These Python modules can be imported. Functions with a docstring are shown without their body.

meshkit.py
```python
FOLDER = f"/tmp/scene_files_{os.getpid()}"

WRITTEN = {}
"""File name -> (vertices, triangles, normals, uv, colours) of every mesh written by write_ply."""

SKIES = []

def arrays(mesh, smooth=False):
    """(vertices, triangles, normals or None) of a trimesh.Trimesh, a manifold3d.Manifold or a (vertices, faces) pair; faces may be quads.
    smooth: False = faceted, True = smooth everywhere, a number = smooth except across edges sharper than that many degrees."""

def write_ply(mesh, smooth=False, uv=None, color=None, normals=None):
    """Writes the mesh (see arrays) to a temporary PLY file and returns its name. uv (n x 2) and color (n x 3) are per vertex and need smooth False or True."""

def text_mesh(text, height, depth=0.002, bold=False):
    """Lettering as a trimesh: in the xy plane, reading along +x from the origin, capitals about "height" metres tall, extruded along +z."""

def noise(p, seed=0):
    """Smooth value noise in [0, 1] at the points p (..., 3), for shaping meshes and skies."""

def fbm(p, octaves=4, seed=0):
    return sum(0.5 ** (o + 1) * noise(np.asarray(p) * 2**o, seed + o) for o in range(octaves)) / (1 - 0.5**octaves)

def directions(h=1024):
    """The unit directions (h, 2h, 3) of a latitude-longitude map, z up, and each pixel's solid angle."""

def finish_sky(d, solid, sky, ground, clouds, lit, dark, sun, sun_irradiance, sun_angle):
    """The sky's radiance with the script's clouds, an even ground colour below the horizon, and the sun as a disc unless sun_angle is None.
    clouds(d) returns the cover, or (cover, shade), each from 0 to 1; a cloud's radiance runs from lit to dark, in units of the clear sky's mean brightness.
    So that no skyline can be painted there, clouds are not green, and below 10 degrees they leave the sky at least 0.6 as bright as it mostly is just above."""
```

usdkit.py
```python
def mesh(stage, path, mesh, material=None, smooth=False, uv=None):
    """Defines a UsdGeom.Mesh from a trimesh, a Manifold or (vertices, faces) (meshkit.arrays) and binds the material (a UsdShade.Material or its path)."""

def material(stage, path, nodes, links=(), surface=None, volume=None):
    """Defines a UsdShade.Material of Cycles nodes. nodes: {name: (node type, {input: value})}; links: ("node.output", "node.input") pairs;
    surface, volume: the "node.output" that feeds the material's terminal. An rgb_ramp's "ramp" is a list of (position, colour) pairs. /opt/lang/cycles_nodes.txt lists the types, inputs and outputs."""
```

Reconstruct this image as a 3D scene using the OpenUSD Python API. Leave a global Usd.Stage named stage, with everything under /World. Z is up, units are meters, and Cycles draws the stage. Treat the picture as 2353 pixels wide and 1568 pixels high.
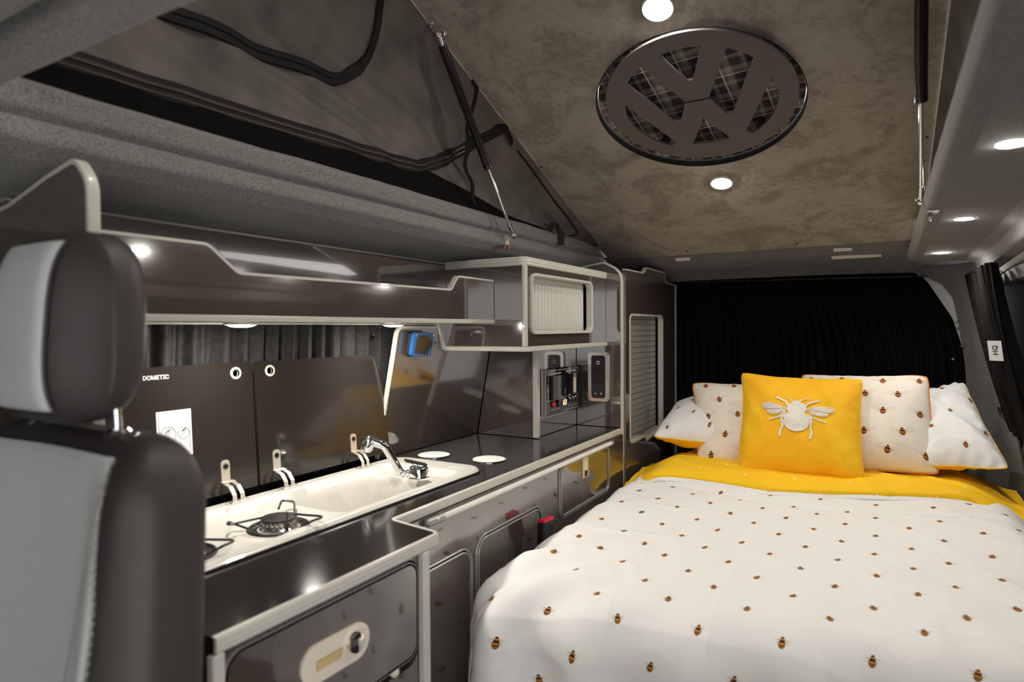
import math, random
import numpy as np, trimesh, usdkit, meshkit
from shapely.geometry import Polygon, LineString, Point, box as sbox
from shapely import affinity, unary_union
from shapely.ops import triangulate
from pxr import Usd, UsdGeom, UsdLux, UsdShade, Gf, Sdf, Vt

random.seed(4)
RNG = np.random.default_rng(4)
stage = Usd.Stage.CreateInMemory()
UsdGeom.SetStageUpAxis(stage, UsdGeom.Tokens.z)
UsdGeom.SetStageMetersPerUnit(stage, 1.0)
UsdGeom.Xform.Define(stage, '/World')
UsdGeom.Scope.Define(stage, '/World/Looks')

# ------------------------------------------------------------------ camera, daylight, exposure
YAW, PITCH, ROLL = math.radians(30.317), math.radians(1.119), math.radians(0.4)
sy, cy, sp, cp = math.sin(YAW), math.cos(YAW), math.sin(PITCH), math.cos(PITCH)
FWD = np.array([-sy * cp, cy * cp, -sp]); R0 = np.array([cy, sy, 0.0]); U0 = np.cross(R0, FWD)
RT = R0 * math.cos(ROLL) - U0 * math.sin(ROLL); UP = np.cross(RT, FWD)
cam = UsdGeom.Camera.Define(stage, '/World/camera')
cam.CreateHorizontalApertureAttr(36.0)
cam.CreateVerticalApertureAttr(36.0 * 1568 / 2353)
cam.CreateFocalLengthAttr(1440.0 / 2353 * 36.0)
cam.CreateClippingRangeAttr(Gf.Vec2f(0.01, 100))
cam.CreateFStopAttr(2.8)
cam.CreateFocusDistanceAttr(2.1)
M = np.eye(4); M[0, :3] = RT; M[1, :3] = UP; M[2, :3] = -FWD; M[3, :3] = (0, 0, 1.16)
cam.AddTransformOp().Set(Gf.Matrix4d(*M.ravel().tolist()))
EXPOSURE = 0.6
cam.CreateExposureAttr(EXPOSURE)
LAMP = 240.0            # radiance of the downlight lenses
DAY = 0.55              # weak daylight through the open cab

dome = UsdLux.DomeLight.Define(stage, '/World/daylight')
dome.CreateIntensityAttr(DAY)
dome.CreateColorAttr(Gf.Vec3f(1.0, 0.97, 0.94))

# ------------------------------------------------------------------ helpers
ORG, COUNT, FIT = {}, {}, {}
IDENT = np.eye(3)


def path_for(parent, name):
    base = (parent or '/World') + '/' + name
    k = COUNT.get(base, 0); COUNT[base] = k + 1
    return base if k == 0 else '%s_%03d' % (base, k)


def tag(p, label, cat=None, group=None, kind=None):
    prim = stage.GetPrimAtPath(p)
    if label: prim.SetCustomDataByKey('label', label)
    if cat: prim.SetCustomDataByKey('category', cat)
    if group: prim.SetCustomDataByKey('group', group)
    if kind: prim.SetCustomDataByKey('kind', kind)
    return p


def thing(name, label, cat, loc=(0, 0, 0), group=None, kind=None):
    p = path_for(None, name)
    x = UsdGeom.Xform.Define(stage, p)
    x.AddTranslateOp().Set(Gf.Vec3d(*map(float, loc)))
    ORG[p] = np.array(loc, float)
    return tag(p, label, cat, group, kind)


def obj(name, mesh, mat, parent=None, smooth=35, uv=None, label=None):
    """One Mesh prim; the mesh comes in world coordinates."""
    p = path_for(parent, name)
    if isinstance(mesh, (list, tuple)) and len(mesh) and isinstance(mesh[0], trimesh.Trimesh):
        mesh = trimesh.util.concatenate(list(mesh))
    o = ORG.get(parent, np.zeros(3)) if parent else np.zeros(3)
    fit = FIT.get('/'.join(parent.split('/')[:3])) if parent else None
    if fit: mesh = trimesh.Trimesh(fit(np.asarray(mesh.vertices)), mesh.faces, process=False)
    if isinstance(mesh, trimesh.Trimesh):
        mesh = trimesh.Trimesh(mesh.vertices - o, mesh.faces, process=False)
    else:
        mesh = (np.asarray(mesh[0]) - o, mesh[1])
    usdkit.mesh(stage, p, mesh, MAT[mat], smooth=smooth, uv=uv)
    ORG[p] = o
    if label: stage.GetPrimAtPath(p).SetCustomDataByKey('label', label)
    return p


def struct(name, mesh, mat, smooth=35, uv=None, parent=None):
    p = obj(name, mesh, mat, parent, smooth, uv)
    if parent is None: stage.GetPrimAtPath(p).SetCustomDataByKey('kind', 'structure')
    return p


def bx(x0, x1, y0, y1, z0, z1, c=0.0):
    x0, x1 = sorted((x0, x1)); y0, y1 = sorted((y0, y1)); z0, z1 = sorted((z0, z1))
    if c <= 0:
        m = trimesh.creation.box((x1 - x0, y1 - y0, z1 - z0)); m.apply_translation(((x0 + x1) / 2, (y0 + y1) / 2, (z0 + z1) / 2)); return m
    lo, hi = np.array([x0, y0, z0]), np.array([x1, y1, z1]); pts = []
    for s in np.ndindex(2, 2, 2):
        q = np.where(np.array(s) == 0, lo, hi); inn = np.where(np.array(s) == 0, c, -c)
        for k in range(3):
            r = q + inn; r[k] = q[k]; pts.append(r)
    return trimesh.convex.convex_hull(np.array(pts))


def prism(poly, a0, a1, axis):
    if poly.geom_type != 'Polygon': return trimesh.util.concatenate([prism(g, a0, a1, axis) for g in poly.geoms])
    m = trimesh.creation.extrude_polygon(poly, abs(a1 - a0), engine='earcut')
    v = m.vertices.copy(); v[:, 2] += min(a0, a1)
    if axis == 'x': return trimesh.Trimesh(v[:, [2, 0, 1]], m.faces, process=False)
    if axis == 'y': return trimesh.Trimesh(v[:, [0, 2, 1]], m.faces[:, ::-1], process=False)
    return trimesh.Trimesh(v, m.faces, process=False)


def place(m, o, e1, e2, e3):
    """Local coordinates (a, b, c) to world o + a e1 + b e2 + c e3."""
    v = np.asarray(m.vertices); A = np.array([e1, e2, e3], float)
    f = m.faces if np.linalg.det(A) > 0 else m.faces[:, ::-1]
    return trimesh.Trimesh(np.asarray(o, float) + v @ A, f, process=False)


def unit(v):
    v = np.asarray(v, float); return v / (np.linalg.norm(v, axis=-1, keepdims=True) + 1e-12)


def rrect(x0, x1, y0, y1, r, n=8):
    return sbox(x0 + r, y0 + r, x1 - r, y1 - r).buffer(r, quad_segs=n)


def fillet(pts, r, n=7, closed=False):
    """Rounds the corners of a polyline (2D or 3D)."""
    P = [np.asarray(p, float) for p in pts]; out = []; N = len(P)
    for i in range(N):
        if not closed and i in (0, N - 1): out.append(P[i]); continue
        a, b, c = P[i - 1], P[i], P[(i + 1) % N]
        ri = r[i] if np.ndim(r) else r
        u, w = a - b, c - b; lu, lw = np.linalg.norm(u), np.linalg.norm(w)
        u, w = u / lu, w / lw; ang = math.acos(np.clip(u @ w, -1, 1))
        if ang > math.pi - 0.02 or ri <= 0: out.append(b); continue
        t = min(ri / math.tan(ang / 2), lu * .49, lw * .49)
        p0, p1 = b + u * t, b + w * t
        for k in range(n + 1):
            s = k / n; out.append((1 - s) ** 2 * p0 + 2 * s * (1 - s) * b + s * s * p1)
    return np.array(out)


def sweep(path, normal, prof, flip=False, closed=False):
    """Sweeps profile points (outward, along normal) along a path; outward = T x normal."""
    P = np.asarray(path, float)
    if closed and np.allclose(P[0], P[-1]): P = P[:-1]
    n = len(P)
    if closed: T = unit(np.roll(P, -1, 0) - P); Tp = np.roll(T, 1, 0)
    else:
        T = unit(np.diff(P, axis=0)); T = np.vstack([T, T[-1:]]); Tp = np.vstack([T[:1], T[:-1]])
    N = np.broadcast_to(unit(normal), P.shape)
    O1, O2 = unit(np.cross(T, N)), unit(np.cross(Tp, N)); O = unit(O1 + O2)
    O = O / np.clip((O * O1).sum(1, keepdims=True), .4, 1)
    if flip: O = -O
    pr = np.asarray(prof, float); m = len(pr)
    v = P[:, None] + O[:, None] * pr[None, :, :1] + N[:, None] * pr[None, :, 1:]
    v = v.reshape(-1, 3); f = []
    for i in range(n if closed else n - 1):
        j = (i + 1) % n
        for k in range(m):
            l = (k + 1) % m
            f += [[i * m + k, i * m + l, j * m + l], [i * m + k, j * m + l, j * m + k]]
    if not closed:
        for k in range(1, m - 1): f += [[0, k + 1, k], [(n - 1) * m, (n - 1) * m + k, (n - 1) * m + k + 1]]
    f = np.array(f)
    mm = trimesh.Trimesh(v, f, process=False)
    if mm.volume < 0: mm = trimesh.Trimesh(v, f[:, ::-1], process=False)
    return mm


def trimprof(th, p=0.004):
    h = th / 2
    return [(-.004, -h), (p * .5, -h), (p * .9, -h * .8), (p, -h * .55), (p * .88, -h * .35), (p, -h * .15), (p, h * .15), (p * .88, h * .35), (p, h * .55), (p * .9, h * .8), (p * .5, h), (-.004, h)]


def tube(path, r, n=10, closed=False):
    P = np.asarray(path, float)
    if closed and np.allclose(P[0], P[-1]): P = P[:-1]
    T = np.gradient(P, axis=0) if not closed else np.roll(P, -1, 0) - np.roll(P, 1, 0)
    T = unit(T); a = np.cross(T[0], [0, 0, 1.0])
    if np.linalg.norm(a) < .1: a = np.cross(T[0], [1.0, 0, 0])
    A = []
    for t in T:
        a = unit(a - t * (a @ t)); A.append(a)
    A = np.array(A); B = np.cross(T, A); ang = np.arange(n) * 2 * math.pi / n
    rr = np.broadcast_to(np.asarray(r, float), (len(P),))
    v = (P[:, None] + rr[:, None, None] * (np.cos(ang)[None, :, None] * A[:, None] + np.sin(ang)[None, :, None] * B[:, None])).reshape(-1, 3)
    f = []; m = len(P)
    for i in range(m if closed else m - 1):
        j = (i + 1) % m
        for k in range(n):
            l = (k + 1) % n
            f += [[i * n + k, i * n + l, j * n + l], [i * n + k, j * n + l, j * n + k]]
    if not closed:
        for k in range(1, n - 1): f += [[0, k + 1, k], [(m - 1) * n, (m - 1) * n + k, (m - 1) * n + k + 1]]
    return trimesh.Trimesh(v, np.array(f), process=False)


def lathe(prof, o=(0, 0, 0), axis=(0, 0, 1), n=32):
    """Revolves (radius, height) points about an axis through o."""
    m = trimesh.creation.revolve(np.asarray(prof, float), sections=n)
    ax = unit(axis); h = np.array([1.0, 0, 0]) if abs(ax[0]) < .9 else np.array([0, 1.0, 0])
    e1 = unit(np.cross(h, ax)); e2 = np.cross(ax, e1)
    return place(m, o, e1, e2, ax)


def rod(a, b, r, n=14):
    return tube(np.array([a, b], float), r, n)


def ball(c, r, s=2):
    m = trimesh.creation.icosphere(s, r); m.apply_translation(c); return m


def grid(P, uv=None):
    """Points (nu, nv, 3) to (mesh, uv)."""
    nu, nv = P.shape[:2]
    i, j = np.meshgrid(np.arange(nu - 1), np.arange(nv - 1), indexing='ij')
    a, b, c, d = i * nv + j, (i + 1) * nv + j, (i + 1) * nv + j + 1, i * nv + j + 1
    f = np.vstack([np.stack([a, b, c], -1).reshape(-1, 3), np.stack([a, c, d], -1).reshape(-1, 3)])
    return trimesh.Trimesh(P.reshape(-1, 3), f, process=False), (None if uv is None else uv.reshape(-1, 2))


def sheet(P, t):
    """A grid given thickness t along -normal (closed)."""
    nu, nv = P.shape[:2]
    du, dv = np.gradient(P, axis=0), np.gradient(P, axis=1)
    N = unit(np.cross(du, dv)); Q = P - N * t
    m1, _ = grid(P); m2, _ = grid(Q)
    n = nu * nv
    ring = [(i, 0) for i in range(nu)] + [(nu - 1, j) for j in range(1, nv)] + [(i, nv - 1) for i in range(nu - 2, -1, -1)] + [(0, j) for j in range(nv - 2, 0, -1)]
    idx = [a * nv + b for a, b in ring]; f = []
    for k in range(len(idx)):
        a, b = idx[k], idx[(k + 1) % len(idx)]
        f += [[a, a + n, b + n], [a, b + n, b]]
    return trimesh.Trimesh(np.vstack([m1.vertices, m2.vertices]), np.vstack([m1.faces, m2.faces[:, ::-1] + n, np.array(f)]), process=False)


def sstep(a, b, x):
    t = np.clip((np.asarray(x, float) - a) / (b - a), 0, 1); return t * t * (3 - 2 * t)


def text(s, h, o, e1, e2, depth=.0006, width=None, bold=False):
    m = meshkit.text_mesh(s, h, depth, bold)
    if width: m.vertices[:, 0] *= width / (m.vertices[:, 0].max() - m.vertices[:, 0].min())
    return place(m, o, unit(e1), unit(e2), np.cross(unit(e1), unit(e2)))


# ------------------------------------------------------------------ materials
MAT = {}


class G:
    def __init__(s): s.n, s.l, s.k = {}, [], 0

    def add(s, kind, **inp):
        s.k += 1; name = 'n%d' % s.k; vals = {}
        for a, b in inp.items():
            if isinstance(b, str) and '.' in b: s.l.append((b, name + '.' + a))
            else: vals[a] = b
        s.n[name] = (kind, vals); return name

    def m(s, op, a, b=0.0, c=0.0):
        return s.add('math', math_type=op, value1=a, value2=b, value3=c) + '.value'

    def mix(s, fac, a, b, t='mix'):
        return s.add('mix', mix_type=t, fac=fac, color1=a, color2=b) + '.color'

    def noise(s, vec, scale, detail=3, rough=.55, dist=0.0):
        return s.add('noise_texture', vector=vec, scale=scale, detail=detail, roughness=rough, distortion=dist)

    def pos(s): return s.add('geometry') + '.position'

    def ramp(s, fac, stops, interp=True): return s.add('rgb_ramp', fac=fac, ramp=stops, interpolate=interp) + '.color'

    def bump(s, h, strength, dist): return s.add('bump', height=h, strength=strength, distance=dist) + '.normal'

    def end(s, name, **inp):
        b = s.add('principled_bsdf', **inp)
        MAT[name] = usdkit.material(stage, '/World/Looks/' + name, s.n, s.l, surface=b + '.BSDF')


def plain(name, col, rough=.5, **kw):
    g = G(); g.end(name, base_color=col, roughness=rough, **kw)


def emit(name, col, strength):
    MAT[name] = usdkit.material(stage, '/World/Looks/' + name, {'e': ('emission', {'color': col, 'strength': strength})}, [], surface='e.emission')


def grained(name, c0, c1, scale, rough=.9, bump=.3, dist=.002, detail=3, **kw):
    g = G(); p = g.pos(); n = g.noise(p, scale, detail)
    col = g.ramp(n + '.fac', [(.3, c0), (.7, c1)])
    g.end(name, base_color=col, roughness=rough, normal=g.bump(n + '.fac', bump, dist), **kw)


def laminate(name, c, rough=.1, ior=1.95, coat=.9):
    g = G(); p = g.pos(); n = g.noise(p, 900, 2)
    col = g.ramp(n + '.fac', [(.3, tuple(x * .75 for x in c)), (.7, tuple(x * 1.25 for x in c))])
    g.end(name, base_color=col, roughness=rough, ior=ior, coat_weight=coat, coat_ior=ior, coat_roughness=.03)


laminate('laminate', (.078, .060, .052))
laminate('laminate_top', (.014, .0125, .0115), .14, 1.5, .2)
plain('trim', (.56, .55, .49), .33, coat_weight=.15)
plain('trim_grey', (.36, .36, .34), .32, metallic=.3)
plain('alu', (.78, .76, .70), .3, metallic=.85)
plain('steel', (.72, .70, .66), .18, metallic=1.0)
plain('chrome', (.9, .9, .92), .05, metallic=1.0)
plain('hinge_metal', (.78, .72, .62), .28, metallic=.7)
plain('black_plastic', (.012, .012, .012), .35)
plain('black_gloss', (.008, .008, .008), .08)
plain('dark_gap', (.004, .004, .004), .8)
plain('socket_black', (.018, .019, .02), .45)
plain('glass_lid', (.022, .018, .016), .13, coat_weight=.3)
plain('iron', (.015, .014, .013), .4)
plain('white_plastic', (.8, .8, .78), .3)
plain('insert_white', (.93, .93, .9), .35)
plain('cream_plastic', (.78, .7, .6), .35)
plain('label_white', (.6, .62, .63), .5)
plain('ink', (.02, .02, .02), .6)
plain('brass_plate', (.78, .62, .33), .3, metallic=.3)
plain('red_button', (.72, .01, .05), .35)
plain('blue_plastic', (.012, .12, .38), .22, coat_weight=.4)
plain('screen_glass', (.05, .04, .032), .06)
plain('red_lamp', (.6, .02, .02), .3)
emit('digits', (1, .22, .1), 6.0)
plain('rail_white', (.86, .82, .76), .4)
plain('strut_black', (.006, .006, .006), .25, coat_weight=.3)
plain('copper_bolt', (.3, .12, .08), .5, metallic=.6)
plain('body_white', (.72, .72, .70), .35)
plain('tint_glass', (.008, .018, .005), .4, specular_ior_level=.03)
plain('slat_white', (.62, .62, .56), .35)
plain('slat_grey', (.30, .29, .26), .22)
plain('emblem', (.135, .115, .112), .75)
plain('piping', (.70, .22, .02), .6)
plain('webbing', (.06, .052, .05), .8)
plain('tape', (.005, .0045, .0045), .7, specular_ior_level=.25)
plain('shade_strip', (.004, .0034, .0034), .95, specular_ior_level=.1)  # near-black colour for the shade painted on the lower canvas
plain('tape_shiny', (.05, .045, .042), .2)
plain('wire_blue', (.02, .06, .5), .4)
plain('wire_red', (.5, .02, .05), .4)
plain('tan_fabric', (.2, .185, .16), .9)
plain('thread', (.26, .25, .24), .7)
emit('lens', (1.0, .95, .86), LAMP)
emit('shelf_lens', (1.0, .94, .84), LAMP * 1.05)
grained('carpet', (.06, .057, .055), (.29, .275, .262), 420, .95, .5, .004, detail=2, sheen_weight=.3, sheen_roughness=.4)
grained('carpet_dark', (.03, .03, .03), (.13, .13, .13), 220, .95, .5, .004, detail=2)
grained('black_curtain', (.003, .0026, .0026), (.008, .007, .007), 60, .95, .1, .001, specular_ior_level=.12)
grained('grey_curtain', (.012, .011, .011), (.035, .033, .032), 60, .8, .1, .001)
grained('canvas', (.062, .054, .048), (.125, .111, .098), 9, .8, .12, .01)
grained('floor_carpet', (.008, .008, .008), (.02, .02, .02), 200, .95)
grained('leather_dark', (.026, .0225, .022), (.037, .032, .031), 500, .52, .12, .0006)
grained('leather_silver', (.50, .535, .535), (.60, .635, .635), 700, .38, .25, .0006, detail=1)
grained('tray', (.54, .525, .48), (.57, .55, .51), 30, .27, .02, .001, coat_weight=.25)
grained('yellow_cotton', (.95, .51, .003), (.99, .58, .006), 300, .85, .05, .0006)
grained('white_cotton', (.78, .77, .77), (.83, .82, .82), 300, .85, .05, .0006)
grained('silver_thread', (.66, .61, .52), (.88, .84, .75), 350, .45, .7, .002, detail=2, metallic=.1)

g = G(); p = g.pos()
big = g.noise(p, 5.0, 5, .62, 1.2); mid = g.noise(p, 26, 4, .6, 1.5); fine = g.noise(p, 600, 2)
f = g.m('add', g.m('multiply', big + '.fac', .65), g.m('multiply', mid + '.fac', .35))
col = g.ramp(f, [(.34, (.20, .17, .142)), (.45, (.26, .225, .19)), (.51, (.33, .295, .25)), (.68, (.40, .362, .312))])
g.end('suede', base_color=col, roughness=.85, sheen_weight=.35, sheen_roughness=.35, sheen_tint=(.9, .8, .7), normal=g.bump(fine + '.fac', .25, .001))

g = G(); p = g.pos()                                              # velvet: nap brushed in patches
n1 = g.noise(p, 9, 3, .5, .6); n2 = g.noise(p, 500, 2)
col = g.ramp(n1 + '.fac', [(.35, (.95, .47, .003)), (.6, (.98, .54, .004)), (.75, (.99, .62, .02))])
g.end('velvet', base_color=col, roughness=.8, sheen_weight=.5, sheen_roughness=.3, sheen_tint=(1, .8, .25), normal=g.bump(n2 + '.fac', .2, .001))


def bee_cloth(name, cloth, pitch, row, L, W, wings, jitter=.9, yellow=(.62, .22, .012), faint=1.0, js=1.0):
    """Printed cotton: staggered rows of small bees, uv in metres."""
    g = G(); uv = g.add('uvmap', attribute='st') + '.UV'
    s = g.add('separate_xyz', vector=uv)
    rowi = g.m('floor', g.m('divide', s + '.y', row))
    us = g.m('add', g.m('divide', s + '.x', pitch), g.m('multiply', rowi, .5))
    coli = g.m('floor', us)
    cell = g.add('combine_xyz', x=coli, y=rowi, z=0.0) + '.vector'
    wn = g.add('white_noise_texture', dimensions='2D', vector=cell)
    sep = g.add('separate_xyz', vector=wn + '.color')
    lx = g.m('add', g.m('multiply', g.m('subtract', g.m('fraction', us), .5), pitch), g.m('multiply', g.m('subtract', sep + '.x', .5), pitch * .16 * js))
    ly = g.m('add', g.m('multiply', g.m('subtract', g.m('fraction', g.m('divide', s + '.y', row)), .5), row), g.m('multiply', g.m('subtract', sep + '.y', .5), row * .2 * js))
    vr = g.add('vector_rotate', rotate_type='z_axis', vector=g.add('combine_xyz', x=lx, y=ly, z=0.0) + '.vector', angle=g.m('multiply', g.m('subtract', sep + '.z', .5), jitter)) + '.vector'
    q = g.add('separate_xyz', vector=vr); x, y = q + '.x', q + '.y'
    ax = g.m('absolute', x)

    def ell(cx, cy_, a, b, X=ax, Y=y):
        u = g.m('divide', g.m('subtract', X, cx), a); v = g.m('divide', g.m('subtract', Y, cy_), b)
        return g.m('add', g.m('multiply', u, u), g.m('multiply', v, v))
    body = g.m('less_than', g.m('minimum', ell(0, -L * .12, W / 2, L * .38, x), g.m('minimum', ell(0, L * .2, W * .36, L * .2, x), ell(0, L * .4, W * .24, L * .1, x))), 1.0)
    t = g.m('add', g.m('divide', y, L), .5)
    wob = g.noise(vr, 3.0 / W, 2); t = g.m('add', t, g.m('multiply', g.m('subtract', wob + '.fac', .5), .1))
    k = (.012, .008, .006)
    o2 = tuple(c * .62 for c in yellow)
    bodycol = g.ramp(t, [(0, k), (.08, k), (.1, o2), (.2, o2), (.22, k), (.3, k), (.32, yellow), (.46, yellow), (.48, k), (.68, k), (.70, yellow), (.82, yellow), (.84, k), (1, k)], False)
    fine = g.noise(g.pos(), 300, 2)
    base = g.ramp(fine + '.fac', [(.3, tuple(c * .97 for c in cloth)), (.7, cloth)])
    # wings: a pair of pale ellipses with a grey outline, and thin dark legs
    rx = g.m('add', g.m('multiply', g.m('subtract', ax, W * .5), .95), g.m('multiply', g.m('subtract', y, L * .12), .3))
    ry = g.m('subtract', g.m('multiply', g.m('subtract', y, L * .12), .95), g.m('multiply', g.m('subtract', ax, W * .5), .3))
    wl, wb = wings
    we = ell(wl * .5, 0, wl * .5, wb * .5, rx, ry)
    inside = g.m('less_than', we, 1.0); rim = g.m('multiply', inside, g.m('greater_than', we, .74))
    base = g.mix(g.m('multiply', inside, .16 * faint), base, (.34, .30, .27))
    base = g.mix(g.m('multiply', rim, .42 * faint), base, (.12, .10, .10))
    legs = g.m('less_than', g.m('absolute', g.m('subtract', g.m('modulo', g.m('add', y, g.m('multiply', ax, .5)), L * .25), L * .12)), L * .022)
    legs = g.m('multiply', legs, g.m('less_than', ell(0, L * .05, W * .85, L * .36), 1.0))
    base = g.mix(g.m('multiply', legs, .75), base, k)
    col = g.mix(body, base, bodycol)
    weave = g.noise(g.pos(), 420, 2)
    g.end(name, base_color=col, roughness=.85, normal=g.bump(weave + '.fac', .05, .0006))


bee_cloth('duvet_print', (.86, .845, .83), .156, .080, .0225, .013, (.010, .007), .5, faint=.4, js=.3)
bee_cloth('pillow_print', (.82, .815, .815), .156, .080, .0225, .013, (.010, .007), .9, faint=.4, js=.3)
bee_cloth('cushion_print', (.83, .765, .68), (.125), .078, .028, .0205, (.029, .017), .5, (.72, .2, .012), faint=.55)

g = G(); uv = g.add('uvmap', attribute='st') + '.UV'; s = g.add('separate_xyz', vector=uv)   # yellow reverse with small pale crosses
row = g.m('floor', g.m('divide', s + '.y', .09)); us = g.m('add', g.m('divide', s + '.x', .16), g.m('multiply', row, .5))
lx = g.m('absolute', g.m('multiply', g.m('subtract', g.m('fraction', us), .5), .16)); ly = g.m('absolute', g.m('multiply', g.m('subtract', g.m('fraction', g.m('divide', s + '.y', .09)), .5), .09))
cross = g.m('less_than', g.m('minimum', g.m('add', g.m('multiply', lx, 1.0), g.m('multiply', ly, 3.2)), g.m('add', g.m('multiply', lx, 3.2), ly)), .0105)
w = g.noise(g.pos(), 300, 2)
g.end('duvet_reverse', base_color=g.mix(cross, (.98, .58, .004), (.93, .84, .46)), roughness=.85, normal=g.bump(w + '.fac', .05, .0006))

g = G(); tc = g.add('uvmap', attribute='st') + '.UV'; s = g.add('separate_xyz', vector=tc)   # tartan


def plaid(v, per):
    t = g.m('fraction', g.m('divide', v, per)); K = (0, 0, 0); W_ = (1, 1, 1); H_ = (.14, .14, .14); J = (.55, .55, .55)
    return g.ramp(t, [(0, W_), (.035, H_), (.16, J), (.18, H_), (.215, J), (.235, H_), (.27, J), (.29, H_), (.34, K), (.62, H_), (.70, J), (.72, H_), (.78, K), (1, K)], False)


pl = g.mix(1.0, plaid(s + '.x', .098), plaid(s + '.y', .098), 'add')
wv = g.noise(g.pos(), 900, 2)
col = g.mix(1.0, g.mix(1.0, pl, (.52, .46, .38), 'multiply'), (.030, .026, .026), 'add')
g.end('tartan', base_color=col, roughness=.9, normal=g.bump(wv + '.fac', .2, .001))

# ------------------------------------------------------------------ the shell of the van
AL = math.radians(21.418); CA, SA = math.cos(AL), math.sin(AL)
RH = np.array([-.49, 2.74, 1.476]); E1 = np.array([1.0, 0, 0]); E2 = np.array([0, -CA, SA]); E3 = np.array([0, -SA, -CA])
roof = lambda m: place(m, RH, E1, E2, E3)
roofp = lambda a, b, c=0.0: RH + a * E1 + b * E2 + c * E3
DISC, DR = (.024, .918), .297

struct('floor', bx(-1.45, .47, -.9, 3.3, -.03, 0), 'floor_carpet')
hole = Point(*DISC).buffer(DR, quad_segs=24)
struct('ceiling', roof(prism(sbox(-.555, 0, .595, 2.5).difference(hole), -.03, 0, 'z')), 'suede')
struct('trim_1', roof(bx(-.590, -.553, -.012, 2.5, -.03, .0008)), 'suede')
struct('trim_2', roof(bx(.593, .626, -.012, 2.5, -.03, .0008)), 'suede')
struct('trim_3', roof(lathe([(DR - .002, -.03), (DR + .001, -.03), (DR + .001, .0002), (DR - .002, -.0004), (DR - .002, -.03)], (*DISC, 0), n=72)), 'dark_gap')


def soft(P, amp, freq, seed, axis_n=None):
    d = (meshkit.fbm(P * freq, 3, seed) - .5) * 2 * amp
    du, dv = np.gradient(P, axis=0), np.gradient(P, axis=1)
    return P + unit(np.cross(du, dv)) * d[..., None]


def extrude_y(prof, y0, y1, n, zslope=0.0, amp=.002, seed=0):
    ys = np.linspace(y0, y1, n); pr = np.asarray(prof)
    P = np.zeros((len(pr), n, 3)); P[:, :, 0] = pr[:, :1]; P[:, :, 2] = pr[:, 1:] + zslope * ys[None]; P[:, :, 1] = ys[None]
    return soft(P, amp, 9, seed)


# left side of the roof opening: felt-lined lip, groove and roll
prof = fillet([(-1.40, 1.545), (-1.12, 1.545), (-1.101, 1.530), (-1.103, 1.497), (-1.122, 1.486), (-1.098, 1.477), (-1.090, 1.448), (-1.12, 1.421), (-1.19, 1.407), (-1.262, 1.400), (-1.285, 1.383), (-1.40, 1.355)], .014, 5)
struct('trim_4', sheet(extrude_y(prof, -.6, 2.80, 220, 0, .0022, 3), .008), 'carpet')
# right side of the roof opening with the flat panel that holds the downlights
prof = fillet([(.40, 1.515), (.17, 1.56), (.112, 1.552), (.098, 1.528), (.108, 1.507), (.135, 1.5035), (.27, 1.5005), (.305, 1.488), (.315, 1.46), (.40, 1.44)], .016, 6)
struct('trim_5', sheet(extrude_y(prof[::-1], -.3, 2.80, 140, -.034, .0012, 5), -.008), 'carpet')
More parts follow.
